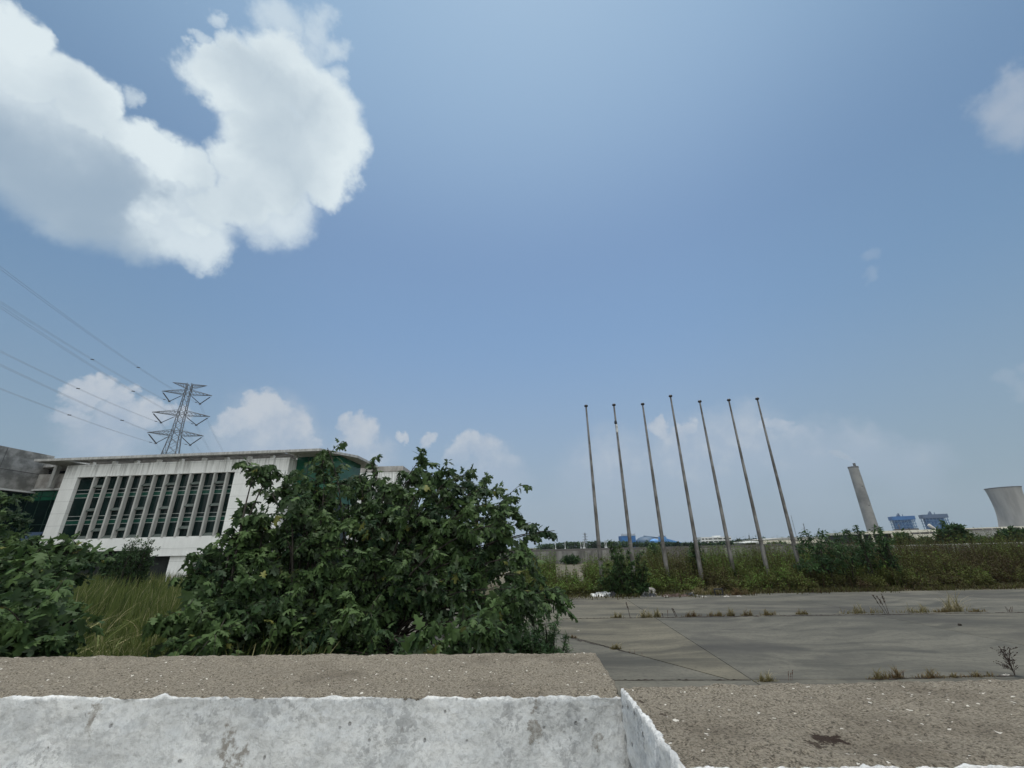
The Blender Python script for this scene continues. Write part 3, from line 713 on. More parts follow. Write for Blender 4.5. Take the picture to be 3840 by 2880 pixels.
def arm(side, z, half, rise, drop):
    m = MB(); s0 = hw(z); tip = Vector((side * half, 0, z + rise))
    ch = [Vector((side * s0, -s0, z)), Vector((side * s0, s0, z)), Vector((side * hw(z + 1.7), -hw(z + 1.7), z + 1.7 * drop)), Vector((side * hw(z + 1.7), hw(z + 1.7), z + 1.7 * drop))]
    for c in ch: m.tube([c, tip], 0.07, 4)
    for k in range(1, 6):
        t = k / 6; t2 = (k - 1) / 6
        P = [c.lerp(tip, t) for c in ch]; Q = [c.lerp(tip, t2) for c in ch]
        m.tube([P[0], P[1]], 0.045, 4); m.tube([P[0], Q[2]], 0.045, 4); m.tube([P[1], Q[3]], 0.045, 4); m.tube([P[0], Q[1]], 0.045, 4); m.tube([P[2], Q[0]], 0.045, 4)
    m.build('crossarm', MT['galv'], PYL)
    return tip
for s in (-1, 1): arm(s, 56.7, 4.8, 0.15, -0.9)
VPTS = []
for z, half in ((53.0, 7.0), (45.7, 7.9), (39.0, 7.5)):
    for s in (-1, 1):
        tip = arm(s, z, half, 0.5, 1)
        vb = Vector((s * (half * 0.56 + 0.3), 0, z - 2.75))
        inner = Vector((s * (hw(z) + 0.2), 0, z - 0.1))
        ins = MB()
        ins.tube([tip, tip.lerp(vb, 0.18)], 0.035, 4); ins.tube([tip.lerp(vb, 0.18), vb], 0.17 if s < 0 else 0.15, 6)
        ins.tube([inner, inner.lerp(vb, 0.14)], 0.035, 4); ins.tube([inner.lerp(vb, 0.14), vb], 0.12, 6)
        ins.box(vb.x - 0.3, vb.x + 0.3, vb.y - 0.12, vb.y + 0.12, vb.z - 0.25, vb.z)
        ins.build('insulator_string', MT['insul'], PYL)
        VPTS.append((s, z, Matrix.Rotation(PA, 3, 'Z') @ vb + PC))
LDIR = Vector((0.42, -1, 0)).normalized()
names = {(-1, 53.0): 'upper left', (1, 53.0): 'upper right', (-1, 45.7): 'middle left', (1, 45.7): 'middle right', (-1, 39.0): 'lowest left', (1, 39.0): 'lowest right'}
sags = {(-1, 53.0): 11.2, (1, 53.0): 12.6, (-1, 45.7): 10.7, (1, 45.7): 9.7, (-1, 39.0): 9.3, (1, 39.0): 10.0}
for s, z, p in VPTS:
    side = LDIR.cross(Vector((0, 0, 1)))
    ln = empty('power_line', p)
    tag(ln, 'twin power conductor slung from the %s arm of the lattice tower' % names[(s, z)], 'power line', 'power lines of the lattice tower')
    mm = MB()
    for off in (-0.22, 0.22):
        for dr, sag, span in ((LDIR, sags[(s, z)], 320.0), (-LDIR, 15.0, 330.0)):
            P = [dr * (span * t) + side * off + Vector((0, 0, -4 * sag * t * (1 - t) - 0.2)) for t in [q / 64 for q in range(0, 62)]]
            mm.tube(P, 0.021, 4, cap=False)
    mm.build('conductor', MT['wire'], ln)
    for dist in (48, 4.2):
        t = dist / 320; c = LDIR * dist + Vector((0, 0, -4 * sags[(s, z)] * t * (1 - t) - 0.2))
        mm = MB(); mm.tube([c - side * 0.3, c + side * 0.3], 0.10, 5); mm.build('spacer', MT['insul'], ln)

# ------------------------------------------------------------------ power station on the right, about a kilometre off
CH = empty('chimney', (804, 1000, 0)); tag(CH, 'tall tapering grey concrete chimney with a thin flue on its rim', 'chimney')
m = MB(); m.lathe([(11.9, 0), (11.6, 20), (11.0, 70), (10.4, 120), (9.9, 163), (10.3, 163.5), (10.3, 165), (8, 165)], 40); m.build('shaft', MT['stack'], CH, smooth=False)
m = MB(); m.lathe([(10.35, 161.5), (10.6, 161.6), (10.6, 164.8), (10.4, 165)], 40); m.build('rim', MT['stackrim'], CH)
m = MB(); m.lathe([(2.8, 164), (2.8, 172.5), (2.4, 172.6), (2.4, 171)], 16, c=(2.6, -3)); m.build('flue', MT['stackrim'], CH)
for z, px_ in ((118, -1.5), (75, -0.5), (30, 0.6)):
    rr = 11.9 - 2.0 * z / 163; yy = -math.sqrt(rr * rr - px_ * px_)
    MB().box(px_ - 0.9, px_ + 0.9, yy - 0.5, yy + 1.5, z - 1.0, z + 1.2).build('opening', MT['darkroom'], CH)
CT = empty('cooling_tower', (1133, 1000, 0)); tag(CT, 'wide hyperbolic grey cooling tower cut by the right edge of the photo', 'cooling tower')
prof = []
for i in range(41):
    z = 8 + 100 * i / 40; r = 26.6 * math.sqrt(1 + ((z - 66) / (62.0 if z < 66 else 92.0)) ** 2); prof.append((r, z))
m = MB(); m.lathe(prof + [(prof[-1][0] - 1.2, 108), (prof[-1][0] - 2.5, 90)], 64); m.build('shell', MT['tower'], CT, smooth=False)
m = MB(); r1 = prof[-1][0]; m.lathe([(r1 + 0.1, 106.2), (r1 + 0.9, 106.4), (r1 + 0.9, 108.2), (r1 - 0.9, 108.3)], 64); m.build('rim', MT['stackrim'], CT)
m = MB()
for j in range(32):
    a = 2 * math.pi * j / 32; r0_, r1_ = prof[0][0] + 2.5, prof[0][0] - 0.5
    m.tube([(r0_ * math.cos(a), r0_ * math.sin(a), 0), (r1_ * math.cos(a + 0.098), r1_ * math.sin(a + 0.098), 8.2)], 0.6, 5)
    m.tube([(r0_ * math.cos(a + 0.196), r0_ * math.sin(a + 0.196), 0), (r1_ * math.cos(a + 0.098), r1_ * math.sin(a + 0.098), 8.2)], 0.6, 5)
m.build('column_ring', MT['tower'], CT)

def boiler_house(x, wd, zt, roof, label):
    r = empty('boiler_house', (x, 1000, 0), -math.radians(25)); tag(r, label, 'boiler house', 'open steel boiler houses of the power station')
    h = wd / 2; th = 8.0
    MB().box(-h, h, -13, 13, zt - th, zt).build('roof', roof, r)
    MB().box(-h * 0.72, h * 0.70, -7, 9, 10, zt - th).build('boiler_casing', MT['bluecase'], r)
    m = MB(); xs = np.linspace(-h + 2.5, h - 2.5, 7); ys = (-11.5, 0, 11.5)
    for a in xs:
        for b in ys: m.tube([(a, b, 0), (a, b, zt - th)], 0.65, 4)
    lv = np.arange(10, zt - th, 6.0)
    for z in lv:
        for b in ys: m.tube([(xs[0] - 2, b, z), (xs[-1] + 2, b, z)], 0.5, 4)
        for a in (xs[0], xs[1], xs[-2], xs[-1]): m.tube([(a, ys[0], z), (a, ys[-1], z)], 0.5, 4)
    for k, z in enumerate(lv[:-1]):
        for i in range(6):
            if (i + k) % 2: m.tube([(xs[i], -11.5, z), (xs[i + 1], -11.5, z + 6)], 0.45, 4)
            elif i in (1, 4): m.tube([(xs[i + 1], -11.5, z), (xs[i], -11.5, z + 6)], 0.45, 4)
    m.build('steel_frame', MT['bluesteel'], r)
    for q, hh in ((-h * 0.35, 5), (-h * 0.25, 7), (-h * 0.18, 6), (h * 0.1, 4)): MB().tube([(q, -6, zt), (q, -6, zt + hh)], 0.8, 5).build('vent', MT['bluegrey'], r)
    MB().box(-h * 0.4, -h * 0.1, -5, -2, zt, zt + 2.5).build('roof_unit', MT['bluegrey'], r)
    return r
boiler_house(876, 41, 50.5, MT['blue'], 'boiler house with a bright blue roof, the one closer to the chimney')
boiler_house(949, 43, 53.0, MT['bluegrey'], 'boiler house with a duller grey-blue roof, the one closer to the cooling tower')
TH = empty('turbine_hall', (905, 965, 0)); tag(TH, 'low dark grey plant block running below the two blue boiler houses', 'plant building')
m = MB(); m.box(-95, 95, 0, 30, 0, 20); m.box(-60, -28, 2, 28, 20, 23.5); m.build('wall', MT['plantdark'], TH)
m = MB(); m.tube([(-62, 10, 20), (-62, 10, 33)], 0.7, 5); m.tube([(-65, 10, 30), (-59, 10, 30)], 0.5, 5); m.build('vent', MT['plantdark'], TH)
m = MB(); m.tube([(-5, -4, 30), (2, -6, 22), (8, -8, 11), (9, -8, 0)], 3.2, 10); tag(m.build('flue_duct', MT['pipe'], loc=(900, 965, 0), smooth=True), 'fat pale pipe sloping down in front of the boiler house with the brighter roof', 'pipe')

# long cream hall in front of the plant
LH = empty('factory_hall', (0, 350, 0)); tag(LH, 'long low cream factory hall with small windows and open left end below the power station', 'factory')
xA, xB = aty(3227, 2000, 350).x, 520.0
xm = aty(3400, 2000, 350).x; xn = aty(3620, 2000, 350).x
zt = aty(3227, 1994, 350).z; zt2 = aty(3840, 1973, 350).z
slope = (zt2 - zt) / (aty(3840, 1973, 350).x - xA)
def zr(x): return zt + slope * (x - xA)
m = MB()
m.hexa([(xA, 0, zt - 1.9), (xB, 0, zr(xB) - 1.9), (xB, 40, zr(xB) - 1.9), (xA, 40, zt - 1.9), (xA, 0, zt), (xB, 0, zr(xB)), (xB, 40, zr(xB)), (xA, 40, zt)])
m.build('roof_fascia', MT['cream'], LH)
m = MB(); m.box(xm, xn, 0.6, 39, 0, zt - 1.7); m.build('wall', MT['cream'], LH)
m = MB(); m.box(xn, xB, 0.6, 39, 0, zt - 1.0); m.build('grey_wall', MT['creamgrey'], LH)
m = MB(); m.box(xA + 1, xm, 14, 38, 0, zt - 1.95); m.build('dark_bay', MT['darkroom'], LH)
for x in np.linspace(xA + 1, xm - 4, 5): MB().box(x, x + 0.9, 0.5, 1.4, 0, zt - 1.9).build('column', MT['cream'], LH)
wm = MB().box(0, 6.6, -0.06, 0.1, -1.0, 0).mesh('window'); wm.materials.append(MT['plantdark'])
for x in [aty(q, 1998, 350).x for q in (3418, 3453, 3488, 3625, 3658, 3693, 3728, 3800)]:
    o = bpy.data.objects.new('window', wm); COL.objects.link(o); o.parent = LH
    o.location = (x, 0.55 if x < xn else -0.05, zr(x) - (2.1 if x < xn else 0.65)); o.scale = (1, 1, 1.1)
# two cream sheds left of it
SHD = empty('cream_shed', (183, 300, 0)); tag(SHD, 'cream gabled factory shed with one long dark window strip behind the rightmost flagpole', 'shed')
m = MB(); m.box(-18.5, 24, 0, 26, 0, 4.1); m.build('wall', MT['cream'], SHD)
m = MB(); m.prism([(-18.8, -0.4), (24.4, -0.4), (24.4, 26.4), (-18.8, 26.4)], 4.1, 4.3); m.add([(-18.8, -0.4, 4.3), (0, -0.4, 5.5), (24.4, -0.4, 5.2), (24.4, 26, 5.2), (0, 26, 5.5), (-18.8, 26, 4.3), (24.4, -0.4, 4.3), (24.4, 26, 4.3)], [(0, 1, 4, 5), (1, 2, 3, 4), (0, 6, 2, 1), (5, 4, 3, 7), (6, 7, 3, 2)]); m.build('roof', MT['creamgrey'], SHD)
MB().box(2, 14, -0.08, 0.05, 2.9, 3.6).build('window_strip', MT['plantdark'], SHD)
SH2 = empty('white_shed', (156, 296, 0)); tag(SH2, 'small white open-fronted shed with a dark opening left of the cream gabled shed', 'shed')
m = MB(); m.box(-5.5, 5.3, 5, 14, 0, 3.2); m.build('wall', MT['creamgrey'], SH2)
m = MB(); m.hexa([(-5.8, 0, 2.5), (5.5, 0, 2.9), (5.5, 14, 3.3), (-5.8, 14, 2.9), (-5.8, 0, 2.9), (5.5, 0, 3.3), (5.5, 14, 3.7), (-5.8, 14, 3.3)]); m.build('roof', MT['white'], SH2)
MB().box(-1.2, 4.9, 4.9, 4.99, 0.3, 2.8).build('opening', MT['darkroom'], SH2)

# ------------------------------------------------------------------ middle distance left of the flagpoles
OB = empty('white_office_block', (202, 450, 0)); tag(OB, 'far white flat-roofed office block with rows of dark windows between the flagpoles', 'building')
m = MB(); m.box(-15.2, 15.2, 0, 12, 0, 9.0); m.box(0, 6, 3, 9, 9.0, 10.2); m.build('wall', MT['white'], OB)
wv = MB().box(0, 1, -0.08, 0.1, 0, 1.15).mesh('window'); wv.materials.append(MT['darkroom'])
for z in (6.6, 4.0, 1.4):
    for x, wd in ((-14.4, 2.2), (-11, 2.2), (-7.8, 4), (-2.8, 4), (2.0, 4), (7.2, 2.2), (10, 2.4), (13, 1.6)):
        o = bpy.data.objects.new('window', wv); COL.objects.link(o); o.parent = OB; o.location = (x, 0, z); o.scale = (wd, 1, 1)
SI = empty('blue_silo_building', (152, 600, 0)); tag(SI, 'bright blue flat-topped silo building with a railed roof, left of the grey dome', 'silo')
m = MB(); m.box(-9.4, 9.4, 0, 18, 0, 15.0); m.build('cladding', MT['blue'], SI)
m = MB(); m.box(-0.15, 0.15, -0.2, 0, 0, 15); m.box(-9.6, 9.6, -0.3, 0, 14.6, 15.2); m.build('trim', MT['bluesteel'], SI)
m = MB()
for x in np.linspace(-9, 9, 13): m.tube([(x, 0.5, 15), (x, 0.5, 17.2 + 0.6 * ((x * 7) % 2))], 0.22, 4)
m.tube([(-9, 0.5, 16.2), (9, 0.5, 16.2)], 0.15, 4); m.build('railing', MT['plantdark'], SI)
DM = empty('storage_dome', (176.5, 605, 0)); tag(DM, 'low dark grey-blue domed storage shed between the two blue silos', 'dome')
m = MB(); m.lathe([(14.5, 0), (14.5, 7.5), (12.6, 9.8), (10.0, 11.8), (6.3, 13.3), (2.5, 13.9), (0.1, 14)], 36); m.build('shell', MT['domegrey'], DM, smooth=True)
m = MB(); m.hexa([(-2, -3, 13.6), (16, -3, 10.9), (16, 3, 10.9), (-2, 3, 13.6), (-2, -3, 14.8), (16, -3, 12.3), (16, 3, 12.3), (-2, 3, 14.8)]); m.build('conveyor_gallery', MT['domegrey'], DM)
CN = empty('blue_silo', (196.5, 598, 0)); tag(CN, 'round pale blue silo with a cluttered top, right of the grey dome', 'silo')
m = MB(); m.lathe([(5.3, 0), (5.3, 12.4), (5.1, 12.6)], 24); m.build('shell', MT['lightblue'], CN)
m = MB()
for k in range(9):
    a = k * 0.7; m.tube([(4.6 * math.cos(a), 4.6 * math.sin(a), 12.5), (4.6 * math.cos(a), 4.6 * math.sin(a), 14.4)], 0.2, 4)
m.box(-3, 3, -3, 3, 12.5, 13.6); m.build('roof_gear', MT['plantdark'], CN)
m = MB(); m.hexa([(202, 598, 4.5), (222, 598, 1), (222, 601, 1), (202, 601, 4.5), (202, 598, 10.5), (222, 598, 4.8), (222, 601, 4.8), (202, 601, 10.5)])
tag(m.build('conveyor_gallery', MT['lightblue']), 'light blue conveyor gallery sloping down to the right from the round silo', 'conveyor')
m = MB(); m.lathe([(5.5, 0), (5.5, 8.0), (3, 9.6), (1.0, 10.2), (0.2, 10.4)], 20); tag(m.build('blue_tank', MT['lightblue'], loc=(181, 585, 0)), 'small light blue cone-roofed tank in front of the grey dome', 'tank')

# perimeter wall in panels
def perimeter(name, label, P, Q, h, n, mat, cope=None):
    r = empty(name, (P[0], P[1], 0)); tag(r, label, 'wall')
    d = Vector((Q[0] - P[0], Q[1] - P[1], 0)); L = d.length; r.rotation_euler = (0, 0, math.atan2(d.y, d.x))
    m = MB(); m.box(0, L, 0, 0.22, 0, h); m.build('panel', mat, r)
    if cope: m = MB(); m.box(-0.02, L + 0.02, -0.06, 0.28, h, h + 0.10); m.build('coping', MT['coping'], r)
    m = MB()
    for x in np.linspace(0.1, L - 0.1, n): m.box(x - 0.16, x + 0.16, -0.10, -0.002, 0, h - 0.05)
    m.build('pier', mat, r)
perimeter('perimeter_wall', 'grey concrete yard wall left of the flagpole bushes, its foot in view', (-42, 84.5), (27.3, 83.0), 2.14, 16, MT['perim'])
perimeter('perimeter_wall', 'grey concrete yard wall rising out of the weeds behind the middle flagpoles', (30.2, 74.5), (55, 72.5), 2.14, 8, MT['perim'])
perimeter('perimeter_wall', 'dark yard wall with a pale coping at the right, below the dark round tree', (41, 50.2), (66, 49.8), 2.12, 8, MT['perim'], True)
# low kiosk post and lamp posts along the embankment
def lamp(px, py, y, h, label, cat='lamp post', arm=False):
    p = aty(px, py, y); r = empty('lamp_post', (p.x, y, 2.4)); tag(r, label, cat, 'lamp posts along the embankment')
    m = MB(); m.tube([(0, 0, 0), (0, 0, h)], [0.075, 0.06], 6); m.build('pole', MT['white'], r)
    m = MB(); m.box(-0.16, 0.16, -0.1, 0.1, h, h + 0.12); m.build('lamp_head', MT['creamgrey'], r)
    m = MB(); m.box(-0.16, 0.16, -0.16, 0.16, 0, 0.25); m.build('base', MT['white'], r)
for px, lab in ((2083, 'white lamp post at the left end of the embankment, next to the shrub tip'), (2119, 'white lamp post second from the shrub tip, on the embankment'),
                (2178, 'white lamp post just left of the dark lattice mast'), (2187, 'white lamp post half hidden at the foot of the dark lattice mast'), (2192, 'white lamp post directly before the dark lattice mast'),
                (2269, 'left one of two close white lamp posts right of the first flagpole'), (2274, 'right one of two close white lamp posts right of the first flagpole')):
    lamp(px, 2045, 122, 1.65, lab)
def mast(name, px, py_top, y, z0, label, arms, rad, cat='mast'):
    p = aty(px, py_top, y); r = empty(name, (p.x, y, z0)); tag(r, label, cat)
    h = p.z - z0
    m = MB()
    for sx in (-1, 1): m.tube([(sx * rad, 0, 0), (sx * rad * 0.3, 0, h)], rad * 0.22, 4)
    k = max(4, int(h / (rad * 3.2)))
    for i in range(k):
        a, b = i / k, (i + 1) / k; s = 1 if i % 2 else -1
        wa, wb = rad * (1 - 0.7 * a), rad * (1 - 0.7 * b)
        m.tube([(s * wa, 0, h * a), (-s * wb, 0, h * b)], rad * 0.14, 4)
    m.build('lattice', MT['galv'], r)
    if arms:
        m = MB()
        for f_, wdt in arms: m.tube([(-wdt, 0, h * f_), (wdt, 0, h * f_)], rad * 0.16, 4)
        m.build('crossarm', MT['galv'], r)
mast('lattice_mast', 2193, 1998, 300, 0, 'thin dark lattice mast with short crossarms above the tree belt left of the flagpoles', ((0.93, 1.5), (0.78, 1.8), (0.62, 1.8)), 0.75, 'pylon')
mast('lattice_mast', 2808, 2006, 420, 0, 'short dark lattice mast above the white open-fronted shed', None, 0.9)
mast('lattice_mast', 3012, 1963, 420, 0, 'grey mast above the bush cluster, between the rightmost flagpole and the chimney', None, 0.7)
mast('lattice_mast', 2966, 1932, 500, 0, 'tall faint antenna mast close beside the rightmost flagpole', None, 0.5)
#@@VEG

# ------------------------------------------------------------------ vegetation
def lobed():
    half = [(0.10, -0.07), (0.24, -0.03), (0.44, 0.16), (0.25, 0.24), (0.22, 0.33), (0.50, 0.58), (0.24, 0.58), (0.14, 0.66), (0.17, 0.82), (0.0, 1.0)]
    pts = [(0.0, 0.0)] + half + [(-x, y) for x, y in half[:-1]][::-1]
    n = len(pts); pts.append((0.0, 0.38))
    T = [(x, y, -0.28 * abs(x) - 0.22 * y * y + 0.05 * math.sin(9 * x + 7 * y)) for x, y in pts]
    return T, [(n, i, (i + 1) % n) for i in range(n)]
LOBED = lobed()
OVATE = ([(0, 0, 0), (0.24, 0.30, -0.05), (0.20, 0.62, -0.10), (0, 1, -0.24), (-0.20, 0.62, -0.10), (-0.24, 0.30, -0.05), (0, 0.45, -0.02)],
         [(6, 0, 1), (6, 1, 2), (6, 2, 3), (6, 3, 4), (6, 4, 5), (6, 5, 0)])
DIAM = ([(0, 0, 0), (0.22, 0.5, -0.04), (0, 1, -0.12), (-0.22, 0.5, -0.04)], [(0, 1, 2, 3)])
SLIM = ([(0, 0, 0), (0.09, 0.45, 0.02), (0, 1, -0.10), (-0.09, 0.45, 0.02)], [(0, 1, 2, 3)])

def frames(D, N):
    """Y along the leaf, Z its upper side"""
    Y = nrm(D); X = nrm(np.cross(Y, N)); Z = np.cross(X, Y)
    return X, Y, Z

def leaves_mesh(name, tmpl, O, D, N, S, tint):
    X, Y, Z = frames(D, N)
    q = np.random.default_rng(len(O))        # no two leaves quite alike: width and curl vary
    X = X * q.uniform(0.65, 1.15, (len(O), 1)); Z = Z * q.uniform(0.2, 2.4, (len(O), 1))
    V, Fc, k = scatter(tmpl[0], tmpl[1], O, X, Y, Z, S)
    return np_mesh(name, V, Fc, {'tint': np.repeat(tint, k)})

def bez(a, b, c, n): return [a * (1 - t) ** 2 + b * 2 * t * (1 - t) + c * t * t for t in [i / n for i in range(n + 1)]]

def shrub(name, label, cat, loc, bases, tips, leaf=0.19, spray=(9, 11), slen=0.6, tmpl=LOBED, mat='leaf', start=0.42, r0=0.026, droop=0.55, dens=None, group=None, wind=(0.12, 0, 0), tintmid=0.35, clear=None):
    """stems run from the bases to the tips; leafy side sprays hang off the outer part of each stem"""
    L0 = Vector(loc); root = empty(name, loc); tag(root, label, cat, group)
    mb = MB(); O, D, N, S, TT = [], [], [], [], []
    wv = Vector(wind)
    for tip in tips:
        sc = 1.0
        if len(tip) == 4: tip, sc = Vector(tip[:3]), tip[3]
        T = Vector(tip)
        B = Vector(min(bases, key=lambda b: (Vector(b).xy - T.xy).length + 0.5 * random.random())) + Vector((random.uniform(-.45, .45), random.uniform(-.3, .3), 0))
        hz = T.z - B.z
        ctrl = B + (T - B) * 0.22 + Vector((0, 0, max(0.25, 0.45 * hz + 0.22 * (T - B).xy.length))) + Vector((random.uniform(-.25, .25), random.uniform(-.25, .25), 0))
        P = bez(B, ctrl, T, 14)
        rr = r0 * (0.7 + 0.12 * (T - B).length) * random.uniform(0.6, 1.25)
        mb.tube([p - L0 for p in P], [rr * (1 - 0.85 * i / 14) + 0.004 for i in range(15)], 6)
        nsp = max(3, int(spray[0] * sc)); ptint = random.gauss(0, 0.17)
        for q in range(nsp):
            if clear and q == 0 and clear(T): continue
            t = 1.0 if q == 0 else start + (1 - start) * random.random() ** 0.8
            base = P[min(13, int(t * 14))].lerp(P[min(14, int(t * 14) + 1)], t * 14 - int(t * 14))
            if clear and clear(base): continue
            tang = (P[min(14, int(t * 14) + 1)] - P[max(0, int(t * 14) - 1)]).normalized()
            out = Vector((random.gauss(0, 1), random.gauss(0, 1), random.gauss(0.25, 0.7))).normalized()
            d = (tang * (1.2 if q == 0 else 0.55) + out * (0.2 if q == 0 else 0.9) + wv).normalized()
            ln = slen * random.uniform(0.6, 1.3) * (0.7 if q == 0 else 1) * (0.75 + 0.25 * sc)
            e = base + d * ln
            pts = bez(base, base + d * ln * 0.55 + Vector((0, 0, 0.10 * ln)), e + Vector((0, 0, -droop * 0.35 * ln)), 5)
            mb.tube([p - L0 for p in pts], [0.009, 0.008, 0.007, 0.006, 0.005, 0.003], 3, cap=False)
            nl = int(spray[1] * random.uniform(0.75, 1.25))
            stint = ptint + random.gauss(0, 0.08)
            for k in range(nl):
                u = 0.12 + 0.88 * (k + random.random()) / nl
                i0 = min(4, int(u * 5)); c = pts[i0].lerp(pts[i0 + 1], u * 5 - i0)
                a = k * 2.4 + random.random()
                sd = d.orthogonal(); sd = (sd * math.cos(a) + d.cross(sd) * math.sin(a)).normalized()
                ld = (sd * 0.8 + d * 0.45 + Vector((0, 0, -droop * random.uniform(0.3, 1.6))) + wv * random.uniform(0, 2)).normalized()
                nn = (Vector((0, 0, 1)) * 0.75 + sd * 0.4 + Vector((random.gauss(0, .4), random.gauss(0, .4), 0))).normalized()
                s = leaf * random.uniform(0.45, 1.3) * (0.75 if u > 0.85 else 1.0)
                O.append(c + ld * 0.35 * leaf * random.random() - L0); D.append(ld); N.append(nn); S.append(s)
                tv = tintmid + stint + random.gauss(0, 0.10)
                TT.append(min(0.74, max(0.0, tv)) if random.random() > 0.012 else 0.95)
    mb.build('stems', MT['bark'], root)
    me = leaves_mesh('foliage', tmpl, np.array(O), np.array(D), np.array(N), np.array(S), np.array(TT))
    link('foliage', me, MT[mat], root)
    return root, len(O)

def inside(p, poly):
    x, y = p; c = False; n = len(poly)
    for i in range(n):
        (x1, y1), (x2, y2) = poly[i], poly[i - 1]
        if (y1 > y) != (y2 > y) and x < (x2 - x1) * (y - y1) / (y2 - y1) + x1: c = not c
    return c
def fill(poly, holes, n, depth, mind=40):
    """spread branch ends over the bush's outline; depth() gives each its distance"""
    xs = [p[0] for p in poly]; ys = [p[1] for p in poly]; out = []; tries = 0
    while len(out) < n and tries < 60000:
        tries += 1
        p = (random.uniform(min(xs), max(xs)), random.uniform(min(ys), max(ys)))
        if not inside(p, poly) or any(inside(p, h) for h in holes): continue
        md = mind * (1 if tries < 20000 else 0.6)
        if any((p[0] - q[0]) ** 2 + (p[1] - q[1]) ** 2 < md * md for q in out): continue
        out.append(p)
    return [aty(x, y, depth(x, y)) for x, y in out]

random.seed(5)
# the big shrub over the left parapet block
OUT = [(640, 2470), (650, 2290), (720, 2130), (830, 2040), (930, 1990), (1010, 1930), (1010, 1850), (1050, 1830), (1100, 1840), (1180, 1790), (1240, 1740), (1300, 1790),
       (1380, 1770), (1480, 1800), (1580, 1760), (1690, 1800), (1780, 1810), (1850, 1870), (1940, 1890), (1960, 1980), (1960, 2080), (1990, 2160), (2040, 2230), (2010, 2290), (1900, 2310), (1850, 2420), (1800, 2470)]
HOLE = [(1470, 2215), (1600, 2205), (1820, 2225), (1760, 2330), (1700, 2390), (1480, 2390), (1440, 2290)]
def dep(x, y):
    d = 12.3 - 2.2 * min(1, max(0, (y - 1800) / 560)) - 1.6 * min(1, max(0, (1250 - x) / 600))
    return d + random.gauss(0, 0.55)
tips = fill(OUT, [HOLE], 125, dep, 58)
plumes = [(962, 1752, 11.2), (1000, 1795, 11.0), (1228, 1680, 12.4), (1215, 1720, 12.2), (1110, 1770, 11.8), (1390, 1735, 12.8), (1345, 1775, 12.4), (1582, 1715, 12.8), (1560, 1760, 12.2),
          (1500, 1765, 12.6), (1672, 1755, 13), (1690, 1790, 12.6), (1775, 1765, 12.8), (1755, 1800, 12.4), (1800, 1830, 12.6), (1865, 1830, 13), (1915, 1850, 12.8), (1950, 1905, 12.6),
          (1990, 1960, 12.5), (2030, 2000, 12.2), (2080, 1990, 12.2), (2000, 2060, 12.2), (1970, 2120, 12), (2110, 2232, 11.4), (2060, 2250, 11.2), (2010, 2300, 11), (1060, 1830, 11.4), (950, 2005, 10.6), (860, 2070, 10)]
tips += [aty(*p) for p in plumes]
back = fill(OUT, [HOLE], 34, lambda x, y: 14.2 + random.gauss(0, .5) - 1.5 * min(1, max(0, (y - 1900) / 500)), 95)
bs = [atz(1300, 2440), atz(1500, 2420), atz(1620, 2410), atz(1720, 2400), (-4.8, 10.6, 0), (-3.6, 11.4, 0), (-6.2, 9.6, 0)]
bs = [Vector(b) for b in bs]
r, cnt = shrub('broadleaf_shrub', 'huge dark green lobed-leaf shrub sprawling behind the long parapet block', 'shrub', (-2.2, 12.3, 0), bs, tips + back,
               leaf=0.205, spray=(11, 15), slen=0.62, droop=0.95,
               clear=lambda p: -3.1 < p.x < -1.15 and p.z < 1.5 and p.y > 9.6)
# bare lower twigs in the shaded gap
mb = MB()
for i in range(46):
    b = random.choice(bs[1:4]) + Vector((random.uniform(-.7, .7), random.uniform(-.5, .5), 0)) - Vector((-2.2, 12.3, 0)); z0_ = random.uniform(0, 1.0)
    a = random.uniform(0, 6.28); q = Vector((math.cos(a), math.sin(a) * 0.7, random.uniform(0.05, 0.9))) * random.uniform(0.7, 1.9)
    b = b + Vector((0, 0, z0_)); mb.tube([b, b + q * 0.5 + Vector((0, 0, 0.12)), b + q], [0.016, 0.011, 0.004], 4)
mb.build('bare_twigs', MT['bark'], r)

# shrubs at the left edge
OL = [(-140, 2480), (-140, 2080), (40, 2075), (150, 2065), (265, 2060), (260, 2110), (180, 2170), (180, 2290), (200, 2480)]
tl = fill(OL, [], 42, lambda x, y: 8.6 - 2.2 * min(1, max(0, (y - 2060) / 380)) + random.gauss(0, .4), 52)
tl += [aty(310, 2060, 8.8), aty(255, 2062, 8.6), aty(180, 2075, 8.4), aty(300, 2085, 8.5)]
shrub('broadleaf_shrub', 'dark lobed-leaf shrub filling the lower left corner beside the reeds', 'shrub', (-8.2, 7.4, 0), [Vector((-8.6, 7.2, 0)), Vector((-7.2, 7.0, 0)), Vector((-10, 7.6, 0))], tl,
      leaf=0.20, spray=(9, 12), slen=0.55, droop=0.5)
OT = [(-160, 2080), (-160, 1900), (-30, 1870), (40, 1870), (60, 1930), (40, 2000), (80, 2015), (90, 2060), (60, 2090)]
tt = fill(OT, [], 20, lambda x, y: 13 + random.gauss(0, .6), 40)
shrub('leafy_tree', 'taller leafy tree cut by the left edge in front of the green glass hall', 'tree', (-16.6, 13, 0), [Vector((-16.8, 13, 0)), Vector((-16, 12.6, 0))], tt, leaf=0.20, spray=(9, 12), slen=0.6, droop=0.4, tintmid=0.45)
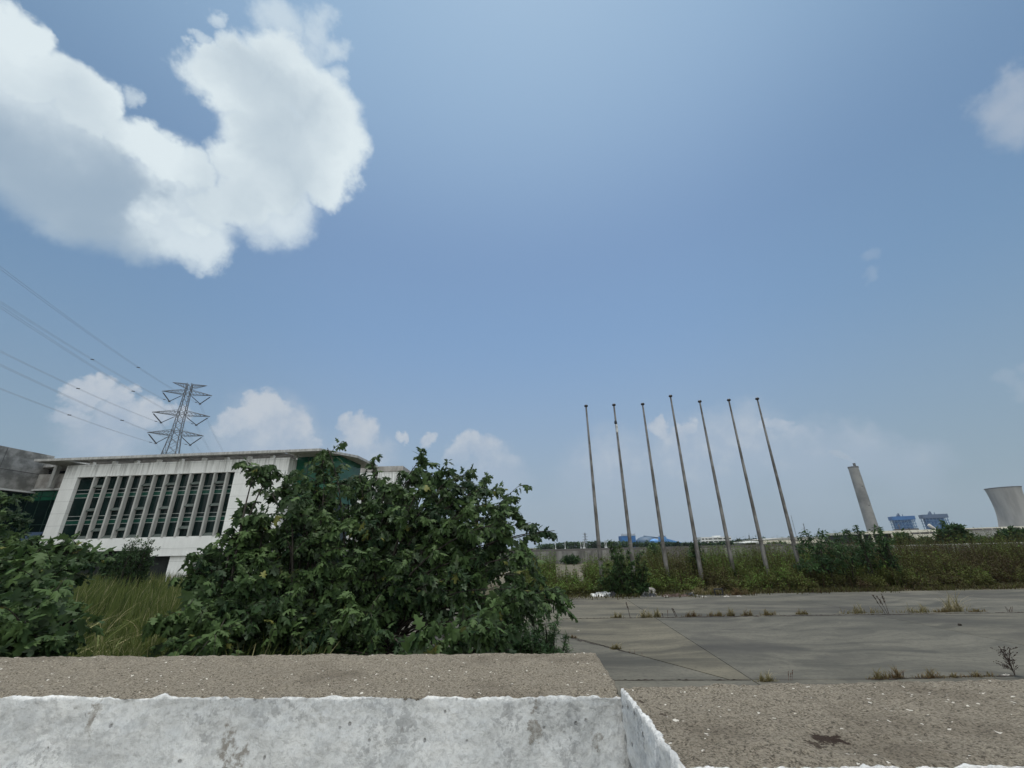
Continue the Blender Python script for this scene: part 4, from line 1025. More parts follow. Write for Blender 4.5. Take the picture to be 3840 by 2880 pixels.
# low spray of big leaves in front of the shaded gap
OF = [(1480, 2480), (1560, 2400), (1640, 2330), (1720, 2280), (1830, 2270), (1900, 2300), (1880, 2400), (1820, 2480)]
tf = fill(OF, [], 14, lambda x, y: 8.2 + random.gauss(0, .3), 60)
shrub('broadleaf_sapling', 'low sapling with large drooping leaves in front of the shaded gap under the huge shrub', 'sapling', (-1.2, 8.6, 0), [Vector((-1.3, 8.6, 0)), Vector((-0.9, 8.7, 0))], tf,
      leaf=0.24, spray=(5, 8), slen=0.45, droop=0.85)

def fluff(name, label, cat, loc, stems, leaf, nleaf, mat, tmpl=DIAM, tint=0.4, group=None, spread=0.3, trunk=0.03, tintvar=0.15, sub=7):
    """fine-leaved bush: stems with many short leafy twigs. stems: list of (base, tip)"""
    L0 = Vector(loc); root = empty(name, loc); tag(root, label, cat, group); mb = MB()
    O, D, N, S, TT = [], [], [], [], []
    for B, T in stems:
        B, T = Vector(B), Vector(T); ln = (T - B).length
        P = bez(B, B.lerp(T, 0.5) + Vector((random.gauss(0, .06), random.gauss(0, .06), 0.05)) * ln, T, 6)
        mb.tube([p - L0 for p in P], [trunk * (1 - 0.9 * i / 6) + 0.003 for i in range(7)], 5)
        pt = random.gauss(0, tintvar)
        for q in range(sub):
            t = 0.2 + 0.8 * (q + random.random()) / sub
            i0 = min(5, int(t * 6)); c = P[i0].lerp(P[i0 + 1], t * 6 - i0)
            d = Vector((random.gauss(0, 1), random.gauss(0, 1), random.gauss(0.5, 0.6))).normalized()
            tw = spread * ln * random.uniform(0.5, 1.2) * (1.25 - t * 0.75)
            e = c + d * tw
            mb.tube([c - L0, e - L0], [0.006, 0.003], 3, cap=False)
            st = pt + random.gauss(0, tintvar * 0.5)
            for k in range(nleaf):
                p = c.lerp(e, random.random() ** 0.7) + Vector((random.gauss(0, .25), random.gauss(0, .25), random.gauss(0, .25))) * leaf
                ld = (d * 0.5 + Vector((random.gauss(0, 1), random.gauss(0, 1), random.gauss(0.1, .8)))).normalized()
                O.append(p - L0); D.append(ld); N.append(Vector((random.gauss(0, .5), random.gauss(0, .5), 1)).normalized()); S.append(leaf * random.uniform(0.6, 1.3)); TT.append(min(1, max(0, tint + st + random.gauss(0, .08))))
    mb.build('stems', MT['bark'], root)
    link('foliage', leaves_mesh('foliage', tmpl, np.array(O), np.array(D), np.array(N), np.array(S), np.array(TT)), MT[mat], root)
    return root
def in_outline(poly, n, depth, base_z, mind, spread_base=0.3, cx=None):
    T = fill(poly, [], n, depth, mind); out = []
    for t in T:
        c = t.x if cx is None else cx + (t.x - cx) * spread_base
        out.append((Vector((c, t.y, base_z)), t))
    return out
random.seed(21)
OFE = [(1790, 2480), (1800, 2370), (1860, 2320), (1950, 2300), (2040, 2310), (2090, 2360), (2140, 2420), (2150, 2480)]
fluff('feathery_bush', 'small soft feathery green bush at the right end of the long parapet block', 'bush', (0.35, 10.4, 0), in_outline(OFE, 46, lambda x, y: 10.4 + random.gauss(0, .35), 0, 34, 0.55, 0.35), 0.12, 60, 'feather', SLIM, 0.45, spread=0.34)

# weed belt along the flagpoles ------------------------------------------------
def ground_h(x, y):
    """height of the weeds: ankle high at the front, taller than a man at the back"""
    f0 = front(x)
    s = np.clip((y - f0) / 6.0, 0, 1)
    big = 0.5 + 0.5 * np.sin(x * 0.55 + 1.0) * np.cos(x * 0.23 + y * 0.31)
    back = 2.15 + 0.45 * big + 0.25 * np.clip((x - 6) / 14, 0, 1)
    back = back + 0.3 * np.clip((x - 20) / 5, 0, 1)
    back = back - 0.18 * np.exp(-((x - 3.0) / 2.2) ** 2)
    return 0.45 + (back - 0.45) * s ** 0.75
def front(x):
    return np.where((x > 2.0) & (x < 13.2), 29.3, 28.5) + 0.35 * np.sin(x * 1.7) + 0.2 * np.sin(x * 4.1)
def weeds(name, n, xr, ydepth, label_kind, leafn, seed, hmul=1.0):
    q = np.random.default_rng(seed)
    nc = n // 9; cx = q.uniform(*xr, nc); cy = q.random(nc) ** 0.8; ci = q.integers(0, nc, n)
    chh = q.uniform(0.7, 1.2, nc); cgr = q.normal(0, 0.22, nc)
    x = cx[ci] + q.normal(0, 0.22, n); y = front(x) + np.clip(ydepth * cy[ci] + q.normal(0, 0.22, n), 0, None)
    # keep the view of the far yard open between the shrub and the flagpoles
    keep = ~((y > 33.0) & (x / y > 0.085) & (x / y < 0.15))
    x, y, ci = x[keep], y[keep], ci[keep]; n = len(x)
    h = ground_h(x, y) * q.uniform(0.55, 1.1, n) * chh[ci] * hmul
    patch = np.sin(x * 0.9 + 0.6 * np.sin(y * 0.8)) * 0.5 + np.sin(x * 0.37 + y * 0.5 + 2) * 0.5
    green = np.clip(0.68 + cgr[ci] + 0.30 * patch - 0.25 * np.clip((x - 19) / 8, 0, 1) + 0.28 * np.exp(-((x - 4) / 2.6) ** 2) + 0.22 * np.exp(-((x - 17) / 2.5) ** 2), 0.08, 1.0)
    lean = np.stack([q.normal(-0.06, 0.13, n), q.normal(0, 0.13, n), np.ones(n)], 1)
    base = np.stack([x, y, np.full(n, -0.04)], 1)
    top = base + lean * h[:, None]
    w = q.uniform(0.008, 0.02, n)
    a = q.uniform(0, np.pi, n); sx = np.stack([np.cos(a), np.sin(a), np.zeros(n)], 1) * w[:, None]
    V1 = np.stack([base - sx, base + sx, top + sx * 0.25, top - sx * 0.25], 1).reshape(-1, 3)
    F1 = np.arange(4 * n).reshape(n, 4); t1 = np.repeat(np.clip(green * 0.35, 0, 1), 4)
    m = leafn
    u = q.random((n, m)) ** 0.75 * 0.88 + 0.12
    C = base[:, None, :] + (top - base)[:, None, :] * u[:, :, None]
    ang = q.uniform(0, 2 * np.pi, (n, m)); dz = q.normal(0.35, 0.45, (n, m))
    D = np.stack([np.cos(ang), np.sin(ang), dz], 2)
    spr = (0.05 + 0.16 * (1 - u))[..., None] * q.random((n, m, 1))
    C = C + D * spr
    S = q.uniform(0.09, 0.24, (n, m)) * (1.15 - 0.5 * u)
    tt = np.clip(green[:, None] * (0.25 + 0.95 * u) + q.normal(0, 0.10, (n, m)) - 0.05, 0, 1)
    N = np.stack([q.normal(0, .5, (n, m)), q.normal(0, .5, (n, m)), np.ones((n, m))], 2)
    X, Y, Z = frames(D.reshape(-1, 3), N.reshape(-1, 3))
    V2, F2, k = scatter(SLIM[0] if False else DIAM[0], DIAM[1], C.reshape(-1, 3), X, Y, Z, S.ravel())
    V = np.concatenate([V1, V2]); Fc = np.concatenate([F1, F2 + len(V1)])
    me = np_mesh(name, V, Fc, {'tint': np.concatenate([t1, np.repeat(tt.ravel(), k)])})
    o = link(name, me, MT['weed']); tag(o, kind='stuff'); return o
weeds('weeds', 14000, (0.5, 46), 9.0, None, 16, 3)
# reed-like blades among the weeds and the reed meadow before the office building
def blades(name, x, y, h, w, tint, mat, seed, bend=0.35, z0=-0.04, seg=4):
    q = np.random.default_rng(seed); n = len(x)
    a = q.uniform(0, 2 * np.pi, n); bd = q.uniform(0.15, 1.0, n) * bend
    dirx, diry = np.cos(a) * 0.8 + 0.35, np.sin(a)
    fa = q.uniform(0, np.pi, n); sx = np.stack([np.cos(fa), np.sin(fa), np.zeros(n)], 1)
    rows = []
    for i in range(seg + 1):
        t = i / seg
        c = np.stack([x + dirx * bd * h * t ** 2.2, y + diry * bd * h * t ** 2.2, z0 + h * (t - 0.35 * bd * t ** 3)], 1)
        ww = w * (1 - t ** 1.6) * 0.5 + 0.0008
        rows += [c - sx * ww[:, None], c + sx * ww[:, None]]
    V = np.stack(rows, 1)                       # n, 2(seg+1), 3
    k = 2 * (seg + 1)
    TF = np.array([(2 * i, 2 * i + 1, 2 * i + 3, 2 * i + 2) for i in range(seg)])
    Fc = TF[None] + (np.arange(n) * k)[:, None, None]
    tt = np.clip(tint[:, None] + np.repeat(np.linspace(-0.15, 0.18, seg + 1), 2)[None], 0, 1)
    me = np_mesh(name, V.reshape(-1, 3), Fc.reshape(-1, 4), {'tint': tt.ravel()})
    return me
q = np.random.default_rng(27); n = 1700; x = q.uniform(1, 45, n); y = front(x) + 0.6 + 8 * q.random(n)
keep = ~((y > 33.0) & (x / y > 0.085) & (x / y < 0.15)); x, y = x[keep], y[keep]
me = blades('weed_stalks', x, y, ground_h(x, y) * q.uniform(0.75, 1.2, len(x)), q.uniform(0.03, 0.075, len(x)), q.normal(0.05, 0.10, len(x)), None, 46, 0.18)
tag(link('weed_stalks', me, MT['weed']), kind='stuff')
q = np.random.default_rng(19); n = 5200; x = q.uniform(0.5, 44, n); y = front(x) + q.normal(-0.3, 0.45, n) - np.where((x > 2) & (x < 13), q.random(n) * 1.6, 0)
me = blades('dry_litter', x, y, q.uniform(0.08, 0.42, n), q.uniform(0.02, 0.05, n), q.normal(0.25, 0.16, n), None, 44, 1.2)
tag(link('dry_litter', me, MT['weed']), kind='stuff')
q = np.random.default_rng(9)
n = 5200; x = q.uniform(1, 30, n); y = front(x) + 0.8 + 7 * q.random(n)
keep = (np.sin(x * 0.8 + 0.5) + q.normal(0, .5, n) > 0.1) & ~((y > 33.0) & (x / y > 0.085) & (x / y < 0.15)); x, y = x[keep], y[keep]
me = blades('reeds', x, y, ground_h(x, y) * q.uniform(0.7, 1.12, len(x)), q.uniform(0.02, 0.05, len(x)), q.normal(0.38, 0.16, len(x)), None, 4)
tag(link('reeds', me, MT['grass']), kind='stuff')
# reed meadow on the left
def meadow(n, ymin, ymax, hw_, seed, ra=-1.32, rb=-0.42):
    q = np.random.default_rng(seed)
    y = ymin * (ymax / ymin) ** q.random(n); x = y * q.uniform(ra, rb, n)
    h = q.uniform(*hw_, n) * (0.9 + 0.2 * np.sin(x * 0.7) * np.cos(y * 0.5))
    return x, y, h
x1, y1, h1 = meadow(8000, 6.5, 17, (0.8, 1.8), 1, -1.1, -0.42)
clump = np.sin(x1 * 1.9) * np.sin(y1 * 1.6 + 1); h1 = h1 * (1 + 0.18 * clump)
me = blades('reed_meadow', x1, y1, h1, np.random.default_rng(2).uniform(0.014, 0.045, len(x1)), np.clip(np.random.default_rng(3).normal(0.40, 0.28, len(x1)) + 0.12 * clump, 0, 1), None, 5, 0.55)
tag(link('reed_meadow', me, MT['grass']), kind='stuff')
q = np.random.default_rng(77); n = 900; y3 = 6.5 * (2.6) ** q.random(n); x3 = y3 * q.uniform(-1.08, -0.5, n)
me = blades('reed_meadow', x3, y3, q.uniform(0.9, 1.9, n), q.uniform(0.035, 0.075, n), np.clip(q.normal(0.6, 0.22, n), 0, 1), None, 79, 1.1, seg=6)
tag(link('reed_meadow', me, MT['grass']), kind='stuff')
x2, y2, h2 = meadow(17000, 17, 54, (1.0, 2.0), 7, -1.2, -0.3)
me = blades('reed_meadow', x2, y2, h2, np.random.default_rng(4).uniform(0.03, 0.09, len(x2)), np.random.default_rng(6).normal(0.42, 0.24, len(x2)), None, 8, 0.3, seg=3)
tag(link('reed_meadow', me, MT['grass']), kind='stuff')
# ground litter at the back of the parapet: low broad weeds
q = np.random.default_rng(12); n = 5000
x = q.uniform(-11, 0.2, n); y = q.uniform(4.5, 12, n)
me = blades('low_weeds', x, y, q.uniform(0.2, 0.75, n), q.uniform(0.015, 0.04, n), q.normal(0.25, 0.15, n), None, 14, 0.8)
tag(link('low_weeds', me, MT['grass']), kind='stuff')

# taller plants that stand out of the belt
random.seed(33)
PBsh = [(2225, 2225), (2230, 2140), (2260, 2070), (2290, 2040), (2308, 2010), (2325, 2035), (2345, 2075), (2390, 2060), (2420, 2090), (2430, 2160), (2440, 2230)]
fluff('green_bush', 'tall pointed green bush in the weeds between the first two flagpoles', 'bush', (7.1, 28.8, 0), in_outline(PBsh, 44, lambda x, y: 28.9 + random.gauss(0, .4), 0, 20, 0.35, 7.1), 0.17, 30, 'leaf_far', OVATE, 0.75, spread=0.22)
PR = [(2990, 2120), (2995, 2040), (3010, 1995), (3050, 2020), (3090, 2010), (3130, 2025), (3150, 2005), (3180, 2010), (3200, 1985), (3215, 1975), (3230, 2020), (3270, 2010), (3295, 1990), (3315, 2020), (3330, 2060), (3335, 2120)]
tr_ = fill(PR, [], 40, lambda x, y: 30.5 + random.gauss(0, .6), 26)
tr_ += [aty(3208, 1972, 30.5), aty(3290, 1985, 30.2), aty(3165, 1998, 30.5), aty(3010, 1998, 30.4), aty(3085, 2002, 30.6), aty(3300, 2000, 30.2), aty(3215, 1990, 30.4)]
shrub('broadleaf_shrub', 'dark broadleaf shrub cluster with tufted tops right of the rightmost flagpole, before the chimney', 'shrub', (23.2, 30.4, 0),
      [Vector((20.6, 30.4, 0)), Vector((22, 30.6, 0)), Vector((23.5, 30.4, 0)), Vector((25, 30.4, 0)), Vector((26.5, 30.4, 0))], tr_, leaf=0.24, spray=(8, 10), slen=0.6, droop=0.5, mat='leaf_far', tmpl=OVATE)
def far_tree(name, label, outline, y, n, mind, leaf, nleaf, tint=0.4, mat='leaf_far', cat='tree', group=None, sub=7, zb=0.0, trunk=0.08):
    cxp = sum(p[0] for p in outline) / len(outline); cx = aty(cxp, 2040, y).x
    st = in_outline(outline, n, lambda a, b: y + random.gauss(0, 0.012 * y), zb, mind, 0.35, cx)
    return fluff(name, label, cat, (cx, y, zb), st, leaf, nleaf, mat, DIAM, tint, group, spread=0.22, trunk=trunk, sub=sub)
far_tree('round_tree', 'dark round-crowned tree in front of the cream hall, below the second blue boiler house', [(3495, 2070), (3505, 2030), (3520, 1990), (3545, 1965), (3575, 1962), (3605, 1975), (3635, 2000), (3655, 2035), (3660, 2070)], 72, 80, 10, 0.7, 34, 0.25)
far_tree('round_tree', 'dark spreading tree at the right edge in front of the hall and cooling tower', [(3720, 2050), (3735, 2010), (3770, 1990), (3800, 1978), (3850, 1985), (3900, 1975), (3900, 2050)], 72, 60, 13, 0.7, 30, 0.28)
far_tree('small_tree', 'pale green rounded tree hiding the open end of the cream hall', [(3345, 2050), (3350, 2025), (3370, 2008), (3395, 2004), (3415, 2015), (3430, 2040), (3430, 2055)], 80, 44, 9, 0.7, 28, 0.6)
far_tree('small_tree', 'small pale green bush-like tree under the window strip of the cream hall', [(3435, 2055), (3440, 2030), (3460, 2018), (3485, 2022), (3505, 2035), (3510, 2055)], 84, 36, 9, 0.7, 26, 0.65)
far_tree('small_tree', 'pale grey-green tree between the dark round tree and the right edge', [(3645, 2050), (3650, 2022), (3680, 2015), (3710, 2022), (3735, 2035), (3735, 2050)], 90, 36, 9, 0.7, 26, 0.55)
far_tree('small_tree', 'light green bush poking over the weeds behind the third flagpole', [(2428, 2075), (2432, 2050), (2445, 2040), (2465, 2042), (2478, 2058), (2480, 2075)], 66, 20, 9, 0.4, 18, 0.75, mat='feather')
far_tree('small_tree', 'dark bush wrapped round the foot of the tallest flagpole', [(2590, 2085), (2594, 2030), (2600, 2018), (2612, 2040), (2622, 2085)], 34, 18, 8, 0.2, 20, 0.3)
far_tree('small_tree', 'sparse slender tree in front of the white building base, left of the huge shrub', [(460, 2120), (470, 2060), (495, 2015), (510, 2010), (525, 2045), (550, 2025), (570, 2030), (575, 2060), (560, 2120)], 36, 60, 9, 0.20, 16, 0.3, trunk=0.045, sub=9)
far_tree('small_tree', 'low dark hedge bush under the white facade beside the sparse tree', [(395, 2115), (410, 2085), (450, 2075), (490, 2085), (520, 2115)], 40, 30, 12, 0.35, 22, 0.15)
far_tree('small_tree', 'dusty bush at the foot of the yard wall left of the first flagpole', [(2100, 2105), (2105, 2088), (2130, 2082), (2165, 2082), (2175, 2095), (2175, 2105)], 81, 22, 7, 0.4, 14, 0.25)
far_tree('small_tree', 'green hedge bush in front of the cream gabled shed', [(2868, 2047), (2875, 2038), (2900, 2034), (2930, 2035), (2955, 2039), (2960, 2047)], 200, 26, 6, 0.9, 16, 0.4)

# far tree belt, and the dark conifers right of it
def belt(name, pts, ydep, tree_w, leaf, per, mat, spiky, seed, tint):
    q = np.random.default_rng(seed); O, D, S, TT = [], [], [], []
    for (pa, ta), (pb, tb) in zip(pts[:-1], pts[1:]):
        A, B = aty(pa, ta, ydep), aty(pb, tb, ydep)
        n = max(2, int((B.x - A.x) / tree_w * 2.2))
        for i in range(n):
            t = (i + q.random()) / n; x = A.x + (B.x - A.x) * t; z = (A.z + (B.z - A.z) * t) * q.uniform(0.82, 1.05); y = ydep + q.uniform(-6, 14)
            u = q.random(per)
            if spiky: rad = tree_w * 0.55 * (1 - u) ** 0.8; zz = z * (0.1 + 0.95 * u)
            else: rad = tree_w * 0.75 * np.sqrt(np.clip(1 - (2 * u - 0.9) ** 2 * 0.75, 0.05, 1)); zz = z * (0.05 + 0.95 * u)
            a = q.uniform(0, 6.28, per); rr = rad * np.sqrt(q.random(per))
            O.append(np.stack([x + rr * np.cos(a), y + rr * np.sin(a), zz], 1))
            D.append(np.stack([np.cos(a), np.sin(a), q.normal(0.3, 0.6, per)], 1)); S.append(leaf * q.uniform(0.6, 1.4, per)); TT.append(np.clip(q.normal(tint, 0.1, per) + q.normal(0, 0.15), 0, 1))
    O = np.concatenate(O); D = np.concatenate(D); S = np.concatenate(S); TT = np.concatenate(TT)
    N = np.stack([q.normal(0, .5, len(O)), q.normal(0, .5, len(O)), np.ones(len(O))], 1)
    o = link(name, leaves_mesh(name, DIAM, O, D, N, S, TT), MT[mat]); tag(o, kind='stuff'); return o
belt('tree_belt', [(2020, 2044), (2070, 2041), (2110, 2035), (2200, 2033), (2240, 2030), (2300, 2032), (2420, 2035), (2560, 2038), (2700, 2040)], 400, 5.0, 2.3, 150, 'leaf_far', False, 5, 0.25)
belt('conifer_belt', [(2420, 2038), (2500, 2040), (2540, 2036), (2600, 2040), (2680, 2037), (2740, 2034), (2800, 2022), (2860, 2020)], 330, 3.6, 1.7, 130, 'conifer', True, 6, 0.3)
belt('tree_belt', [(2700, 2036), (2780, 2026), (2860, 2024), (3060, 2012), (3240, 2008), (3400, 2000)], 420, 6.0, 2.4, 120, 'leaf_far', False, 8, 0.25)
belt('tree_belt', [(3330, 2030), (3420, 2022), (3500, 2026), (3650, 2020), (3740, 2014), (3900, 2008)], 110, 4.0, 0.9, 130, 'leaf_far', False, 10, 0.4)
belt('tree_belt', [(150, 2098), (330, 2098), (420, 2095)], 48, 2.0, 0.4, 60, 'leaf_far', False, 15, 0.2)

# tufts and dry stalks in the joints of the yard
def tuft(px, py, wpx, hpx, tint, label, kind='grass', z=0.0, n=140):
    p = atz(px, py, z); sc = (p - Vector((0, 0, H))).length / 1700
    w, h = wpx * sc * 0.5, hpx * sc * 1.0
    q = np.random.default_rng(int(px * 7 + py)); m = n
    x = q.normal(0, 0.55, m) * w; y = q.normal(0, 0.10, m) * max(w, .2)
    hv = np.clip(0.35 + 0.75 * np.sin(x / max(w, .1) * 3.3 + px) ** 2 * np.exp(-(x / max(w, .1)) ** 2 * 0.6), 0.38, 1.15)
    me = blades('grass_tuft', x, y, h * hv * q.uniform(0.3, 1.15, m), np.full(m, 0.008 + 0.0007 * p.y), q.normal(tint, 0.2, m), None, int(px), 1.1, z0=0)
    o = link('grass_tuft', me, MT['tuft'], loc=(p.x, p.y, z - 0.02)); tag(o, label, 'grass tuft', 'grass tufts in the concrete joints')
    return o
for t in [(2315, 2316, 34, 26, .75, 'sparse pale tuft at the left end of the far joint'), (2422, 2316, 46, 36, .9, 'bushy straw-coloured tuft where two concrete joints cross'),
          (2463, 2314, 22, 34, .7, 'upright tan tuft just right of the straw-coloured tuft'), (2592, 2312, 44, 26, .15, 'reddish-brown tuft on the far joint below the tallest flagpole'),
          (2690, 2310, 60, 24, .25, 'wide thin reddish tuft on the far joint'), (2742, 2310, 20, 30, .45, 'narrow upright tuft right of the wide reddish one'),
          (2802, 2309, 36, 26, .3, 'brown tuft on the far joint right below the rightmost flagpole foot'), (2880, 2307, 50, 24, .35, 'pale brown tuft at mid joint, left of the long green tuft'),
          (3010, 2304, 40, 22, .35, 'small rusty tuft beside the long green tuft'), (3225, 2300, 110, 30, .6, 'long low green-tan tuft left of the leaning black stalks'),
          (3440, 2297, 90, 30, .6, 'long low green-tan tuft right of the leaning black stalks'), (3535, 2296, 40, 20, .35, 'low brown tuft at the foot of the tall straw tuft'),
          (3585, 2293, 56, 60, .85, 'tall arching straw tuft toward the right edge'), (3665, 2294, 40, 14, .3, 'flat brown tuft right of the tall straw tuft'),
          (2875, 2555, 50, 32, .65, 'green-tan tuft growing at the back of the nearer parapet block'), (3298, 2547, 44, 34, .3, 'brownish tuft behind the nearer parapet block, left of the pink one'),
          (3362, 2543, 38, 34, .1, 'pinkish tuft behind the nearer parapet block'), (3485, 2542, 60, 30, .2, 'wide rusty tuft behind the nearer parapet block'),
          (3570, 2540, 70, 16, .2, 'low dark mat of weeds behind the nearer parapet block'), (3665, 2538, 80, 20, .25, 'brown mat of weeds near the branching dry weed'),
          (2310, 2434, 30, 26, .55, 'small green-tan tuft on the diagonal crack'), (2148, 2392, 24, 16, .1, 'dark little tuft at the start of the diagonal crack')]:
    tuft(*t)
def stalk(px, py, topx, topy, label, forks=3, rad=0.009, mat='stalk', seedy=True, cat='dry weed'):
    p = atz(px, py); r = empty('dry_weed', (p.x, p.y, -0.03)); tag(r, label, cat, 'dry weed stalks on the yard')
    top = aty(topx, topy, p.y + 0.05) - Vector((p.x, p.y, 0)); m = MB(); s = MB()
    for k in range(forks):
        e = top * random.uniform(0.75, 1.0) + Vector((random.gauss(0, .04), random.gauss(0, .06), 0)) * top.length
        e += Vector(((k - (forks - 1) / 2) * 0.16 * top.length, 0, 0)); b = Vector((random.gauss(0, .02) + (k - (forks - 1) / 2) * 0.05, random.gauss(0, .02), 0)); mid = b.lerp(e, 0.5) + Vector((random.gauss(0, .03), 0, 0)) * top.length
        P = bez(b, mid, e, 6); m.tube(P, [rad * (1 - 0.6 * i / 6) for i in range(7)], 4)
        if seedy:
            for i in range(26):
                t = random.uniform(0.55, 1.0); c = P[min(5, int(t * 6))].lerp(P[min(6, int(t * 6) + 1)], t * 6 - int(t * 6))
                d = Vector((random.gauss(0, 1), random.gauss(0, 1), random.gauss(0.6, .6))).normalized() * top.length * 0.055
                s.tube([c, c + d], [rad * 1.3, rad * 0.5], 4)
    m.build('stalk', MT[mat], r)
    if seedy: s.build('seed_head', MT[mat], r)
stalk(2362, 2317, 2346, 2255, 'single dark dry stalk standing at the left of the far joint', 1, 0.014)
stalk(2488, 2315, 2482, 2296, 'tiny dark stub stalk between straw and reddish tufts', 1, 0.014)
stalk(2507, 2314, 2500, 2284, 'thin reddish stalk left of the taller dark pair', 1, 0.010, 'redstalk')
stalk(2536, 2314, 2519, 2272, 'pair of dark dry stalks leaning left above the far joint', 2, 0.013)
stalk(3330, 2302, 3280, 2216, 'tallest leaning black stalks with thick seed heads', 3, 0.012)
stalk(3788, 2294, 3796, 2266, 'forked black stalk at the right edge of the far joint', 2, 0.018, seedy=False)
stalk(3786, 2295, 3764, 2268, 'thin black stalk leaning left beside the forked one', 2, 0.012, seedy=False)
stalk(3388, 2542, 3380, 2508, 'short dark stalk beside the pinkish tuft', 2, 0.006)
stalk(2958, 2552, 2962, 2505, 'thin pale stalks behind the nearer parapet block', 3, 0.004, 'redstalk')
for k, (px, py) in enumerate(((2362, 2450), (2378, 2454), (2404, 2460))):
    stalk(px, py, px + 1, py - 24, ('first', 'middle', 'last')[k] + ' of three short reddish stalks on the diagonal crack', 1, 0.006, 'redstalk', seedy=False)
# branching dry weed near the right edge
p = atz(3805, 2532); r = empty('branching_weed', (p.x, p.y, -0.03)); tag(r, 'branching grey dry weed standing behind the nearer parapet at the right edge', 'dry weed')
m = MB(); s = MB(); top = aty(3748, 2428, p.y) - Vector((p.x, p.y, 0))
for k in range(5):
    e = top * random.uniform(0.6, 1.0) + Vector((random.uniform(-.05, .22), random.uniform(-.1, .1), 0)); P = bez(Vector((0, 0, 0)), e * 0.5 + Vector((0.03, 0, 0)), e, 7)
    m.tube(P, [0.007 * (1 - 0.08 * i) for i in range(8)], 4)
    for i in range(14):
        c = P[random.randint(2, 7)]; d = Vector((random.gauss(-.2, .6), random.gauss(0, .6), random.uniform(0.3, 1))) * 0.14
        m.tube([c, c + d], [0.003, 0.0015], 3); 
        for j in range(4): s.box(*(lambda w: (w.x - .006, w.x + .006, w.y - .006, w.y + .006, w.z - .006, w.z + .008))(c + d * random.uniform(.4, 1.05)))
m.build('stalk', MT['stalk'], r); s.build('seed_head', MT['stalk'], r)

# dirt gathered along the joints
mb = MB()
def dirt(pa, pb, w, seed):
    A, B = atz(*pa), atz(*pb); n = max(6, int((B - A).length * 7)); q = np.random.default_rng(seed)
    for i in range(n):
        t0, t1 = i / n, (i + 1.25) / n; c = A.lerp(B, t0); d = A.lerp(B, min(1, t1)); s = (d - c).normalized().cross(Vector((0, 0, 1)))
        ww = w * max(0.12, q.normal(0.45, 0.45)); u = s * ww; o = s * q.normal(0, 0.3) * w
        hh = 0.006 + 0.02 * q.random()
        b = len(mb.v); mb.add([c - u + o + Vector((0, 0, .004)), d - u + o + Vector((0, 0, .004)), d + u + o + Vector((0, 0, .004)), c + u + o + Vector((0, 0, .004)), c.lerp(d, .5) + o + Vector((0, 0, hh))], [(0, 1, 4), (1, 2, 4), (2, 3, 4), (3, 0, 4)])
dirt((2080, 2321), (3840, 2297), 0.05, 1); dirt((2480, 2316), (3500, 2302), 0.09, 2); dirt((2140, 2393), (2380, 2452), 0.06, 3); dirt((2280, 2552), (2815, 2551), 0.02, 4); dirt((3250, 2549), (3800, 2533), 0.06, 5)
tag(mb.build('joint_dirt', MT['crack']), kind='stuff')

# rubbish at the edge of the weeds
def crumple(name, label, px, py, w, d, h, mat, seed, nx=22, ny=12, cat='rubbish'):
    p = atz(px, py); V, Fs = [], []
    q = random.Random(seed)
    for j in range(ny + 1):
        for i in range(nx + 1):
            u, v = i / nx * 2 - 1, j / ny * 2 - 1; f = max(0, 1 - (u * u) ** 1.2) * max(0, 1 - (v * v) ** 1.2)
            s3 = Vector((u * 2.2 + seed, v * 1.7, seed * 3.1)); nz_ = mnoise.fractal(s3 * 1.5, 0.9, 2.0, 3)
            V.append(((u + 0.12 * mnoise.noise(s3 * 2)) * w / 2, (v + 0.15 * mnoise.noise(s3 * 2.3 + Vector((5, 0, 0)))) * d / 2, max(0.0, h * (f ** 0.6) * (0.55 + 0.9 * nz_)) + 0.004))
    for j in range(ny):
        for i in range(nx): a = j * (nx + 1) + i; Fs.append((a, a + 1, a + nx + 2, a + nx + 1))
    k0 = len(V); V += [(x, y, 0.0) for x, y, z in V[:k0]]
    ring = [i for i in range(nx + 1)] + [j * (nx + 1) + nx for j in range(1, ny + 1)] + [ny * (nx + 1) + i for i in range(nx - 1, -1, -1)] + [j * (nx + 1) for j in range(ny - 1, 0, -1)]
    for a, b in zip(ring, ring[1:] + ring[:1]): Fs.append((b, a, a + k0, b + k0))
    me = bpy.data.meshes.new(name); me.from_pydata(V[:], [], Fs); me.update()
    return tag(link(name, me, MT[mat], loc=(p.x, p.y, 0.0)), label, cat)
crumple('plastic_sheet', 'crumpled dirty white plastic sheet dumped at the weed edge near the first flagpole', 2268, 2234, 1.75, 0.8, 0.30, 'plastic', 3)
crumple('plastic_bag', 'dark shiny bag with white folds on the right end of the white sheet', 2300, 2236, 0.5, 0.4, 0.26, 'black', 5)
crumple('plastic_bag', 'flat black plastic bag below the grey stone', 2432, 2236, 0.85, 0.5, 0.24, 'black', 8)
crumple('cloth', 'dark brown sodden cloth strip on the ground right of the black bag', 2535, 2236, 1.6, 0.5, 0.16, 'board', 9)
crumple('cloth', 'smaller dark rag lying at the right of the brown cloth', 2585, 2233, 0.7, 0.35, 0.16, 'black', 12)
crumple('soil_heap', 'low heap of grey rubble and soil behind the black bag', 2410, 2227, 1.6, 0.8, 0.28, 'stone', 15, cat='rubble')
